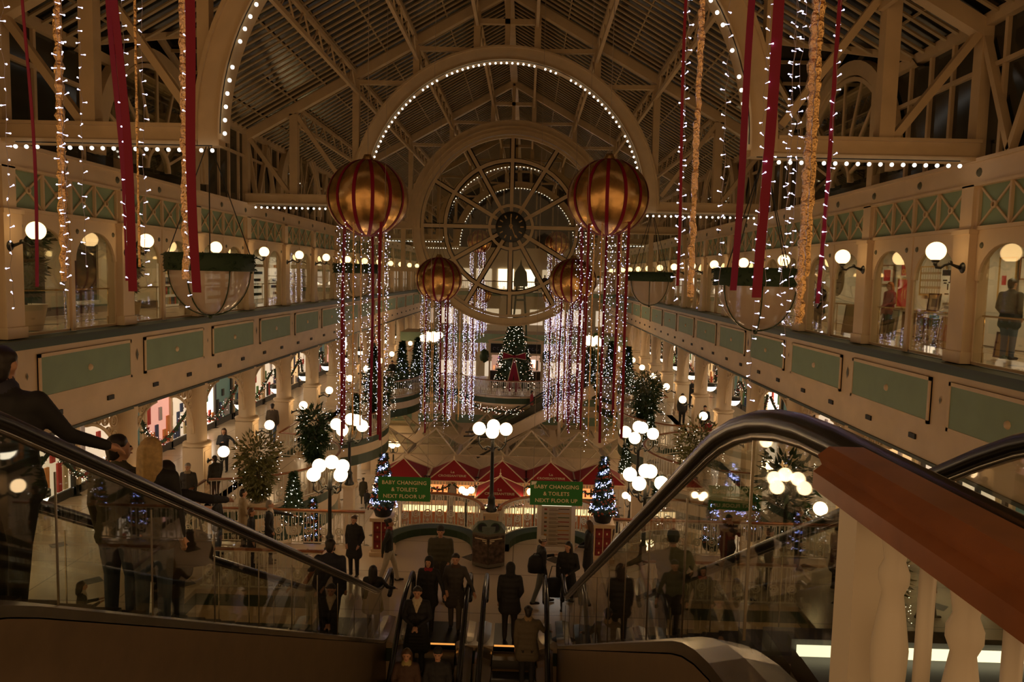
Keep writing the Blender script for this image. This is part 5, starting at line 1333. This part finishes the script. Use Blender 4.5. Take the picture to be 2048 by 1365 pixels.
# ================================================================ people
def cl3(c, r=.75): return mat('cloth_%02x%02x%02x' % tuple(int(v * 255) for v in c), c, r, noise=.12, nscale=14)
SKIN = mat('skin', (.50, .27, .17), .5); HAIRD = mat('hair_dark', (.020, .012, .008), .5, noise=.3, nscale=30)
HAIRB = mat('hair_blonde', (.52, .34, .13), .5, noise=.35, nscale=30); HAIRM = mat('hair_brown', (.09, .045, .02), .5, noise=.3, nscale=30); HAIRG = mat('hair_grey', (.25, .21, .17), .5)
C_BLK, C_NAVY, C_OLV, C_TAN, C_GRY, C_RED, C_JEAN, C_WHT, C_BRN, C_SAGE = (.014, .013, .014), (.016, .018, .035), (.060, .055, .028), (.24, .17, .09), (.09, .08, .07), (.30, .012, .02), (.085, .12, .19), (.55, .47, .38), (.07, .035, .02), (.13, .14, .08)
def ball_(v, f, c, r, n=8, h=6):
    b = len(v); vs_ = [Vector(c) + Vector((0, 0, -r))]
    for i in range(1, h):
        for k in range(n): vs_.append(Vector(c) + Vector((r * sin(pi * i / h) * cos(2 * pi * k / n), r * sin(pi * i / h) * sin(2 * pi * k / n), -r * cos(pi * i / h))))
    vs_.append(Vector(c) + Vector((0, 0, r)))
    v.extend(vs_)
    for k in range(n): f.append((b, b + 1 + (k + 1) % n, b + 1 + k))
    for i in range(h - 2):
        for k in range(n):
            a0, a1 = b + 1 + i * n + k, b + 1 + i * n + (k + 1) % n
            f.append((a0, a1, a1 + n, a0 + n))
    l = b + len(vs_) - 1; s0 = b + 1 + (h - 2) * n
    for k in range(n): f.append((l, s0 + k, s0 + (k + 1) % n))
def cap_(v, f, p, q, r0, r1, n=8):
    p, q = Vector(p), Vector(q); ball_(v, f, p, r0, n); 
    if (q - p).length < 1e-5: return
    ball_(v, f, q, r1, n)
    t = (q - p).normalized(); u = Vector((0, 0, 1)) if abs(t.z) < .9 else Vector((1, 0, 0)); a = t.cross(u).normalized(); c = t.cross(a); b = len(v)
    for P, r in ((p, r0), (q, r1)):
        for k in range(n): v.append(P + a * (r * cos(2 * pi * k / n)) + c * (r * sin(2 * pi * k / n)))
    for k in range(n): f.append((b + k, b + (k + 1) % n, b + n + (k + 1) % n, b + n + k))
    f.append(tuple(b + n - 1 - k for k in range(n))); f.append(tuple(b + n + k for k in range(n)))
def fuse(segs, vox, name):
    """fuse tapered limbs into one continuous smooth surface; segs = (p, q, r0, r1, material)"""
    v, f = [], []
    for (p, q, r0, r1, _) in segs: cap_(v, f, p, q, r0, r1)
    me = bpy.data.meshes.new('tmp'); me.from_pydata([tuple(x) for x in v], [], f); me.update()
    o = bpy.data.objects.new('tmp', me); COL.objects.link(o)
    md = o.modifiers.new('r', 'REMESH'); md.mode = 'VOXEL'; md.voxel_size = vox; md.use_smooth_shade = True
    sm = o.modifiers.new('s', 'SMOOTH'); sm.factor = .5; sm.iterations = 2
    dg = bpy.context.evaluated_depsgraph_get(); out = bpy.data.meshes.new_from_object(o.evaluated_get(dg))
    bpy.data.objects.remove(o); bpy.data.meshes.remove(me)
    out.name = name
    mats = []; idx = []
    for s_ in segs:
        if s_[4] not in mats: mats.append(s_[4])
        idx.append(mats.index(s_[4]))
    out.materials.clear()
    for m_ in mats: out.materials.append(m_)
    n = len(out.polygons); c = np.empty(n * 3); out.polygons.foreach_get('center', c); c = c.reshape(-1, 3)
    best = np.full(n, 1e9); mi = np.zeros(n, int)
    for (p, q, r0, r1, _), k in zip(segs, idx):
        p, q = np.array(p, float), np.array(q, float); d = q - p; L2 = max(d @ d, 1e-9)
        t = np.clip(((c - p) @ d) / L2, 0, 1); dd = np.linalg.norm(c - p - t[:, None] * d, axis=1) - (r0 + (r1 - r0) * t)
        w = dd < best; best[w] = dd[w]; mi[w] = k
    out.polygons.foreach_set('material_index', mi.tolist()); out.polygons.foreach_set('use_smooth', [True] * n)
    return out
ARMS = {'down': ((-.245, -.02, 1.14), (-.245, .05, .88)), 'pocket': ((-.265, -.05, 1.14), (-.20, .07, .96)), 'front': ((-.27, .02, 1.13), (-.05, .24, 1.03)),
        'rail': ((-.34, .12, 1.18), (-.46, .36, 1.06)), 'phone': ((-.26, .06, 1.14), (-.12, .34, 1.22)), 'reach': ((-.34, .26, 1.30), (-.38, .58, 1.20)), 'chest': ((-.26, .04, 1.13), (-.04, .17, 1.22)),
        'camera': ((-.27, .12, 1.25), (-.07, .19, 1.55)), 'bag': ((-.25, -.04, 1.13), (-.25, -.02, .86)), 'back': ((-.27, -.14, 1.16), (-.27, -.16, .92)), 'out': ((-.40, .10, 1.32), (-.58, .30, 1.14))}
def person(loc, face, label, h=1.72, coat=C_BLK, trou=C_BLK, hair=HAIRD, la='down', ra='down', legs='stand', hl='short', ct=.80, hat=None, hood=False, vox=.024, scarf=None, fat=1.0, turn=0, collar=None, fingers=False, skirt=None, kneel=0, gloves=False, sit=False):
    t = thing('person', label, 'person', loc, R(face))
    k = h / 1.72; CO, TR, SH = cl3(coat), cl3(trou), cl3((.02, .015, .012)); S_ = []
    f = fat = fat * 1.10
    def A(p, q, r0, r1, m): S_.append((tuple(x * k for x in p), tuple(x * k for x in q), r0 * k, r1 * k, m))
    st = {'stand': (0, 0), 'walk': (.22, -.24), 'step': (.10, -.08)}[legs]
    zs = -.42 if sit else 0
    for e, dy in ((-1, st[0]), (1, st[1])):
        hip = (e * .09, 0, .90 + zs); kn = (e * .10, dy * .55 + .02, .50); an = (e * .10, dy, .09 + (.05 if dy < -.1 else 0))
        if sit: kn = (e * .12, .42, .50); an = (e * .12, .45, .09)
        A(hip, kn, .100 * f, .074, TR); A(kn, an, .072, .056, TR)
        A((an[0], an[1] - .04, an[2] - .04), (an[0] + e * .015, an[1] + .15, an[2] - .05), .045, .035, SH)
    def Z_(z): return z + zs
    for z, w, r in ((.92, .075, .112), (1.02, .07, .105), (1.14, .07, .108), (1.27, .085, .112), (1.38, .09, .095)):
        A((-w * f, -.01, Z_(z)), (w * f, -.01, Z_(z)), r * f ** .5, r * f ** .5, CO)
    A((-.155, -.01, Z_(1.42)), (.155, -.01, Z_(1.42)), .068, .068, CO); A((-.12, -.01, Z_(1.44)), (0, 0, Z_(1.50)), .05, .06, CO); A((.12, -.01, Z_(1.44)), (0, 0, Z_(1.50)), .05, .06, CO)
    A((0, 0, Z_(.95)), (0, 0, Z_(1.4)), .11, .11, CO)
    if ct < .86 and not sit:
        zz = .92
        while zz > ct:
            wd = .09 + (.92 - zz) * .10; yy = (st[0] + st[1]) * .3 * (.92 - zz)
            A((-wd * f, yy, zz), (wd * f, yy, zz), .115 + (.92 - zz) * .05, .115 + (.92 - zz) * .05, CO); zz -= .07
    A((0, 0, Z_(1.46)), (0, .012, Z_(1.56)), .056, .052, SKIN)
    if scarf or collar: A((-.02, .01, Z_(1.49)), (.02, .01, Z_(1.49)), .082, .082, cl3(scarf or collar)); 
    if collar: A((-.03, .07, Z_(1.44)), (0, .10, Z_(1.28)), .045, .02, cl3(collar)); A((.03, .07, Z_(1.44)), (0, .10, Z_(1.28)), .045, .02, cl3(collar))
    # head
    ca, sa = cos(R(turn)), sin(R(turn))
    def Hd(x, y, z): return (x * ca - y * sa, x * sa + y * ca + .015, Z_(z))
    HM = CO if hood else hair
    A(Hd(0, -.015, 1.665), Hd(0, .012, 1.645), .088, .082, SKIN); A(Hd(0, .03, 1.60), Hd(0, .038, 1.575), .062, .048, SKIN)
    A(Hd(0, .088, 1.655), Hd(0, .108, 1.625), .012, .016, SKIN); A(Hd(-.012, .082, 1.59), Hd(.012, .082, 1.59), .014, .014, SKIN)
    for e in (-1, 1): A(Hd(e * .086, -.005, 1.65), Hd(e * .088, -.01, 1.625), .016, .012, SKIN)
    # arms with hands (palm, four fingers, thumb)
    for e, nm in ((-1, la), (1, ra)):
        el, ha = ARMS[nm]; el = (el[0] * -e, el[1], Z_(el[2])); ha = (ha[0] * -e, ha[1], Z_(ha[2])); sh = (e * .178 * f ** .5, -.01, Z_(1.415))
        A(sh, el, .066 * f ** .5, .052, CO); A(el, ha, .052, .040, CO)
        d = (Vector(ha) - Vector(el)).normalized(); G = cl3((.02, .02, .02)) if gloves else SKIN
        w = Vector(ha) + d * .02; pm = w + d * .07; side = d.cross(Vector((0, 0, 1)) if abs(d.z) < .8 else Vector((0, 1, 0))).normalized()
        A(tuple(w), tuple(pm), .028, .032, G)
        for q in range(4):
            b = pm + side * (.026 - .0175 * q) + d * .012; ln = (.055, .066, .062, .048)[q]
            m1 = b + d * ln * .6 + Vector((0, 0, -.008)); A(tuple(b), tuple(m1), .0105, .0095, G); A(tuple(m1), tuple(m1 + (d * .6 + Vector((0, 0, -.7))).normalized() * ln * .55), .0095, .008, G)
        th = w + d * .03 + side * .028; A(tuple(th), tuple(th + (d + side * .8).normalized() * .045), .012, .009, G)
    me = fuse(S_, vox, 'body'); inst(me, 'body', t)
    # hair, hood or hat as their own parts
    H = []
    def B(p, q, r0, r1, m=None): H.append((tuple(x * k for x in p), tuple(x * k for x in q), r0 * k, r1 * k, m or HM))
    if hood:
        B(Hd(0, -.03, 1.68), Hd(0, -.035, 1.62), .108, .11); B(Hd(0, -.03, 1.60), Hd(0, -.03, 1.50), .10, .105)
    elif hat:
        hm = cl3(hat); B(Hd(0, -.012, 1.70), Hd(0, -.008, 1.71), .096, .096, hm); B(Hd(0, -.04, 1.67), Hd(0, -.035, 1.66), .082, .082, HM)
    else:
        B(Hd(0, -.03, 1.69), Hd(0, -.012, 1.695), .088, .086); B(Hd(0, -.045, 1.64), Hd(0, -.05, 1.60), .078, .066)
        B(Hd(-.05, -.01, 1.70), Hd(.05, -.01, 1.70), .05, .05)
    if hl in ('long', 'mid') and not hood:
        zl = 1.36 if hl == 'long' else 1.50
        B(Hd(0, -.05, 1.68), Hd(0, -.085, zl), .086, .070); B(Hd(-.06, -.03, 1.66), Hd(-.075, -.055, zl + .03), .055, .045); B(Hd(.06, -.03, 1.66), Hd(.075, -.055, zl + .03), .055, .045)
        for q, (hx, ln) in enumerate(((-.085, .05), (-.05, .0), (-.015, -.03), (.02, .02), (.055, -.01), (.088, .04))):
            B(Hd(hx * .7, -.085, zl + .08), Hd(hx * 1.15, -.095 - .01 * (q % 2), zl - .10 + ln), .038, .014)
    if hl == 'bun': B(Hd(0, -.11, 1.70), Hd(0, -.13, 1.71), .045, .04)
    inst(fuse(H, min(vox, .02), 'hat' if hat else ('hood' if hood else 'hair')), 'hat' if hat else ('hood' if hood else 'hair'), t)
    a = M()
    for e in (-1, 1): p = Hd(e * .032, .083, 1.655); a.sphere(tuple(x * k for x in p), .011 * k, BLACK, 6, 4, (1.2, .6, .7))
    part(a, 'eyes', t)
    a = M(); p = Hd(0, .094, 1.588); a.sphere(tuple(x * k for x in p), .02 * k, mat('lips', (.30, .08, .06), .5), 6, 4, (1.1, .4, .3)); part(a, 'mouth', t)
    return t
def bag(loc, label, w, d, h, m, rz=0, strap=.3, kind='bag'):
    t = thing(kind, label, 'bag', loc, R(rz))
    a = M(); a.lathe([(.001, 0), (.5, .03), (.55, .4), (.48, .85), (.3, 1), (.001, 1)], (0, 0, 0), m, 10)
    for i in range(len(a.v)): x, y, z = a.v[i]; a.v[i] = (x * w, y * d, z * h)
    part(a, 'body', t)
    a = M(); a.tube([(-w * .3, 0, h * .9), (-w * .15, 0, h + strap), (w * .15, 0, h + strap), (w * .3, 0, h * .9)], .012, m, 5); part(a, 'strap', t)
    return t
# --- left escalator (backs to the camera, going down)
person((-2.62, 5.14, -2.50), 4, 'large man in dark jacket close on the left escalator, seen from behind', 1.88, C_BLK, C_BLK, HAIRD, 'down', 'rail', 'step', fat=1.32, vox=.016, collar=(.03, .03, .05), ct=.78)
person((-2.72, 6.80, -3.36), -6, 'short haired man in olive jacket and jeans on the left escalator', 1.77, C_OLV, C_JEAN, HAIRD, 'down', 'rail', 'stand', vox=.014, turn=-38, fat=1.12, ct=.80)
person((-2.32, 6.60, -3.28), 0, 'woman with long blonde hair, black jacket and jeans from behind', 1.72, C_BLK, C_JEAN, HAIRB, 'pocket', 'down', 'stand', 'long', vox=.014, ct=.82, fat=1.02)
person((-2.62, 7.5, -3.72), 0, 'person in black coat leaning on the rail beyond the blonde woman', 1.72, C_BLK, C_BLK, HAIRD, 'down', 'reach', 'stand', 'mid', vox=.018, ct=.6, fat=1.1)
bag((-2.3, 7.3, -2.95), 'dark shoulder bag at the hip of the black coated person', .42, .22, .34, cl3((.05, .03, .02)), 10)
person((-2.36, 13.0, -6.52), 0, 'broad man in dark jacket near the foot of the left escalator', 1.76, C_NAVY, C_BLK, HAIRD, 'rail', 'down', 'step', fat=1.25, vox=.02)
person((-2.78, 14.4, -7.2), 180, 'person with pale open collar facing up the left escalator foot', 1.62, C_BLK, C_BLK, HAIRD, 'front', 'front', 'stand', collar=C_GRY, vox=.022)
person((-2.26, 16.35, F1), 0, 'long haired girl in dark top and pale skirt leaving the left escalator', 1.56, C_BLK, C_JEAN, HAIRD, 'down', 'rail', 'step', 'long', vox=.02, ct=.88)
a = M(); a.lathe([(.17, 1.12), (.21, .9), (.25, .60), (.24, .58), (.16, 1.05)], (-2.26, 16.33, F1), cl3((.42, .33, .16)), 12); tag(a.build('pale_skirt'), 'pale gathered skirt of the long haired girl at the left escalator foot', 'skirt')
# --- centre escalators and landing
person((-1.14, 15.45, -8.40), 180, 'man in long black coat with cream hood lining, hands clasped, facing camera', 1.78, C_BLK, C_BLK, HAIRD, 'front', 'front', 'stand', vox=.016, collar=(.62, .52, .36), ct=.45, turn=0, fat=1.1)
person((-1.16, 14.19, -9.04), 180, 'woman with brown hair facing camera at the bottom edge, left of two', 1.70, C_BRN, C_BLK, HAIRM, 'down', 'front', 'stand', 'mid', vox=.02, scarf=(.35, .28, .10))
person((-.55, 14.19, -9.04), 178, 'man in black beanie facing camera at the bottom edge, right of two', 1.74, C_BLK, C_BLK, HAIRD, 'down', 'down', 'stand', hat=(.012, .012, .012), vox=.02)
person((-1.05, 16.6, F1), 172, 'woman with dark hood and red scarf in front of the man in green jacket', 1.70, C_BLK, C_BLK, HAIRD, 'rail', 'down', 'step', hood=True, scarf=C_RED, vox=.02, ct=.7)
person((-.45, 16.7, F1), 176, 'man in grey coat reaching for the centre handrail', 1.75, (.05, .042, .036), (.10, .085, .07), HAIRD, 'rail', 'pocket', 'step', vox=.02, ct=.62, scarf=C_BRN)
person((-.97, 18.25, F1), 180, 'man in baggy green camouflage jacket and dark cap on the landing', 1.84, (.085, .075, .045), (.05, .045, .035), HAIRD, 'pocket', 'pocket', 'stand', hat=(.03, .03, .025), fat=1.35, vox=.022)
person((-2.42, 19.24, F1), -82, 'woman walking right in dark jacket and white trousers', 1.68, (.02, .022, .016), (.52, .46, .36), HAIRD, 'down', 'back', 'walk', 'bun', vox=.02, scarf=(.25, .03, .03), ct=.95, gloves=True)
person((-3.42, 19.6, F1), 165, 'woman in black hooded coat looking down beside the left lamp post', 1.62, C_BLK, C_BLK, HAIRM, 'pocket', 'pocket', 'stand', vox=.022, scarf=C_BLK, ct=.6)
person((.80, 16.30, F1), 0, 'person in black hooded coat seen from behind on the centre right escalator', 1.74, C_BLK, C_BLK, HAIRD, 'down', 'pocket', 'stand', hood=True, vox=.02, ct=.66, fat=1.1)
person((1.20, 15.15, -8.55), 0, 'person in tan jacket with fur hood from behind, lowest on the right', 1.72, (.11, .085, .05), C_BLK, HAIRD, 'down', 'rail', 'stand', vox=.02, scarf=(.30, .20, .10), fat=1.2, ct=.7)
person((1.54, 18.2, F1), -75, 'woman in striped knit hat and dark puffer jacket holding a phone', 1.68, C_BLK, (.17, .18, .17), HAIRM, 'phone', 'down', 'walk', hat=(.55, .48, .38), vox=.02, fat=1.1, ct=.92)
a = M()
for q in range(3): a.lathe([(.101 - .012 * q * q, 0), (.101 - .012 * q * q, .018)], (1.555, 18.2, F1 + 1.625 + .038 * q), BLACK, 14)
tag(a.build('hat_stripes'), 'black stripes round the knit hat of the woman with the phone', 'hat stripes')
bag((1.40, 18.0, F1 + .9), 'dark backpack on the woman in the striped hat', .40, .26, .42, cl3(C_BLK), 15, .05, 'backpack')
t = thing('mobile_phone', 'small lit mobile phone in the hand of the striped hat woman', 'phone', (1.98, 18.12, F1 + 1.30)); a = M(); a.box(-.035, .035, -.06, .06, 0, .012, BLACK); part(a, 'case', t); a = M(); a.box(-.03, .03, -.05, .05, .012, .014, mat('phone_screen', (1, 1, 1), .3, emit=1.2, ecol=(.9, .9, 1))); part(a, 'screen', t)
person((2.16, 17.9, F1), 170, 'dark haired woman in long black puffer coat with a big bag', 1.68, C_BLK, C_BLK, HAIRD, 'front', 'down', 'stand', 'long', vox=.02, ct=.50, turn=-30)
bag((1.86, 17.75, F1 + .42), 'big black shoulder bag beside the woman in long puffer coat', .55, .26, .44, cl3(C_BLK), 0, .3)
person((2.80, 19.55, F1), 75, 'woman in long black coat standing beside the directory board', 1.68, C_BLK, C_BLK, HAIRM, 'front', 'front', 'stand', 'mid', vox=.02, ct=.50)
person((2.72, 16.4, F1), -20, 'girl with fair hair and jeans seen behind the right escalator glass', 1.58, (.20, .13, .07), C_JEAN, HAIRB, 'rail', 'down', 'step', 'long', vox=.022)
person((3.02, 14.8, -7.46), 0, 'stout person in dark patterned coat behind the right escalator glass', 1.72, (.05, .04, .035), C_BLK, HAIRM, 'down', 'down', 'stand', 'mid', fat=1.25, vox=.022, ct=.55)
person((3.32, 11.3, -5.66), 0, 'man in sage green sweater and dark trousers on the right escalator', 1.80, C_SAGE, C_BLK, HAIRD, 'out', 'rail', 'stand', hat=(.05, .045, .03), fat=1.25, vox=.018, ct=.90)
# --- walkways
W_ = [((-7.54, 20.7), -90, 'man in black jacket with hands together, leftmost on the left walkway', dict(coat=C_BLK, trou=C_JEAN, la='front', ra='front', h=1.75)),
      ((-7.03, 21.3), -60, 'person in beige parka looking over the left walkway railing', dict(coat=(.30, .22, .12), trou=C_BLK, la='rail', ra='front', h=1.74, ct=.6)),
      ((-6.30, 19.95), -70, 'woman with glasses and short hair in black coat on the left walkway', dict(coat=C_BLK, hair=HAIRM, h=1.62, ct=.6)),
      ((-5.92, 20.3), -75, 'grey haired man in open black jacket leaning towards the far rail', dict(coat=C_BLK, hair=HAIRG, h=1.74, la='reach', ra='pocket', collar=C_WHT, fat=1.15)),
      ((-9.75, 23.8), 180, 'grey haired man in long coat and scarf before the left column', dict(coat=(.025, .02, .015), hair=HAIRG, h=1.80, scarf=C_TAN, ct=.5)),
      ((-9.5, 25.3), 60, 'person with blue bag facing away behind the left column lamp', dict(coat=(.035, .03, .02), h=1.70, trou=C_BRN)),
      ((-10.9, 29.6), 180, 'young woman in dark top arms apart in front of the shop window', dict(coat=C_BLK, hair=HAIRM, hl='long', h=1.74, la='out', ra='chest')),
      ((-10.7, 34.8), 10, 'man in brown coat with pale hood walking away along the left gallery', dict(coat=(.07, .045, .025), trou=C_JEAN, h=1.85, legs='walk', scarf=(.45, .30, .18))),
      ((6.63, 20.2), 178, 'man raising a camera to his face on the right walkway', dict(coat=(.05, .025, .02), la='camera', ra='camera', h=1.74, fat=1.1)),
      ((7.56, 19.6), -100, 'dark haired person stooping on the right walkway', dict(coat=C_BLK, h=1.6)),
      ((8.81, 21.0), -100, 'man with brown hair in dark jacket facing right on the right walkway', dict(coat=C_BLK, hair=HAIRM, h=1.76, ct=.6)),
      ((9.35, 19.6), -80, 'person in dark brown coat close to the near newel post', dict(coat=(.04, .025, .018), h=1.74, ct=.5, fat=1.2)),
      ((10.9, 18.0), -95, 'man in black jacket walking right beyond the white balusters', dict(coat=C_BLK, h=1.76, legs='walk')),
      ((9.75, 41.6), 185, 'man in dark jacket beside a globe lamp on the right gallery', dict(coat=C_BLK, h=1.8)),
      ((11.6, 47.7), 185, 'person with party headband eating on the right gallery', dict(coat=C_BLK, h=1.8, la='chest', ra='camera', hair=HAIRM)),
      ((10.24, 38.4), 150, 'person with fur hood and red bag on the right gallery', dict(coat=C_BLK, h=1.7, scarf=(.4, .25, .12))),
      ((11.5, 33.1), 180, 'person in pale patterned jacket just above the curved handrail', dict(coat=(.35, .3, .25), h=1.7))]
for (x, y), fc, lb, kw in W_:
    kw.setdefault('vox', .024 if y < 27 else .03); person((x, y, F1), fc, lb, **kw)
bag((10.35, 38.0, F1 + .5), 'red shopping bag carried on the right gallery', .35, .2, .4, cl3(C_RED), 0, .2)
person((-8.5, 15.8, F1 + .02), -60, 'person with dark hair reading, low behind the left escalator', 1.6, C_BLK, C_BLK, HAIRD, 'phone', 'phone', 'stand', 'mid', sit=True, vox=.022, collar=C_WHT)
t = thing('bench', 'low dark bench under the reading person', 'bench', (-8.5, 15.75, F1)); a = M(); a.box(-.5, .5, -.25, .25, .36, .44, DARK); part(a, 'seat', t)
for e in (-1, 1): a = M(); a.box(e * .42 - .04, e * .42 + .04, -.2, .2, 0, .36, DARK); part(a, 'leg', t)
# --- ground floor shoppers
G_ = [((-8.9, 46.4), 20, C_OLV, C_OLV, 'tall person in long olive coat walking away on the left ground floor'), ((-8.4, 45.2), 10, C_BLK, C_BLK, 'child with a pale bag beside the olive coated person'),
      ((-8.3, 48.6), 0, C_NAVY, C_BLK, 'man in navy jacket ahead of the olive coated person'), ((-9.3, 58.5), 190, C_BLK, C_BLK, 'dark figure walking towards the camera far along the left ground floor'),
      ((-7.4, 56), 20, C_BLK, C_BLK, 'dark figure beside the cream pier on the left ground floor'), ((9.3, 46.8), 200, C_BLK, C_BLK, 'man in black holding papers right of the right lamp post'),
      ((8.7, 57), 180, C_RED, C_BLK, 'person in bright red jacket far along the right ground floor'), ((9.6, 57.4), 0, C_BLK, C_BLK, 'dark figure beside the person in red'),
      ((7.2, 41.8), 120, C_BLK, C_BLK, 'customer in black at the right end of the stalls'), ((6.3, 40.9), 60, C_BLK, C_BRN, 'second customer standing at the right end of the stalls'),
      ((-.9, 39.5), 0, C_BLK, C_BLK, 'customer standing before the glowing left counter'), ((-6.3, 34.2), 30, C_GRY, C_WHT, 'shopper in grey under the left balcony'),
      ((-5.2, 33.2), 200, C_BLK, C_BLK, 'shopper in black under the left balcony'), ((-4.2, 34.6), 90, C_BRN, C_BLK, 'shopper in brown near the small blue tree')]
for k, ((x, y), fc, c1, c2, lb) in enumerate(G_):
    person((x, y, F0), fc, lb, h=1.25 if 'child' in lb else 1.66 + .03 * (k % 5), coat=c1, trou=c2, legs='walk' if k % 2 else 'stand', vox=.034, ct=.6 if k % 3 == 0 else .85, hair=[HAIRD, HAIRM][k % 2])
person((1.55, 50.2, -9.35), -80, 'person in red jacket riding the far escalator', h=1.7, coat=C_RED, vox=.034)
for k, (x, y, z, c) in enumerate(((-8.6, 54.6, F1, C_BLK), (-7.9, 55.0, F1, C_BRN), (7.0, 55.2, F1, C_BLK), (8.4, 55.4, F1, C_GRY), (2.1, 79.5, F2, C_BLK), (2.9, 79.6, F2, C_BRN), (3.3, 79.4, F2, C_BLK))):
    person((x, y, z), 180, 'distant figure at the %s' % ['far bridge rail, far left', 'far bridge rail, second from left', 'far bridge rail, right of the tree', 'far bridge rail, far right', 'top floor bridge, left of a trio', 'top floor bridge, middle of a trio', 'top floor bridge, right of a trio'][k], h=1.72, coat=c, vox=.04)
# --- upper galleries
person((11.85, 22.95, F2), 100, 'woman with reddish hair and red cardigan in the print shop', h=1.68, coat=C_RED, trou=C_BLK, hair=mat('hair_auburn', (.35, .10, .02), .5), hl='mid', la='front', ra='down', vox=.02, ct=.8)
person((11.95, 17.4, F2), 200 - 270, 'man in dark jacket and jeans at the right edge, upper gallery', h=1.80, coat=(.02, .02, .016), trou=C_JEAN, hair=HAIRD, la='pocket', ra='pocket', vox=.02, fat=1.2, ct=.72)
person((11.4, 27.2, F2), 120, 'dark figure behind foil streamers in the right upper gallery', h=1.68, coat=C_BLK, vox=.024, ct=.6, hl='long')
person((-12.0, 44.2, F2), -60, 'person in grey jumper in the left upper gallery', h=1.72, coat=C_GRY, trou=C_BRN, vox=.03)
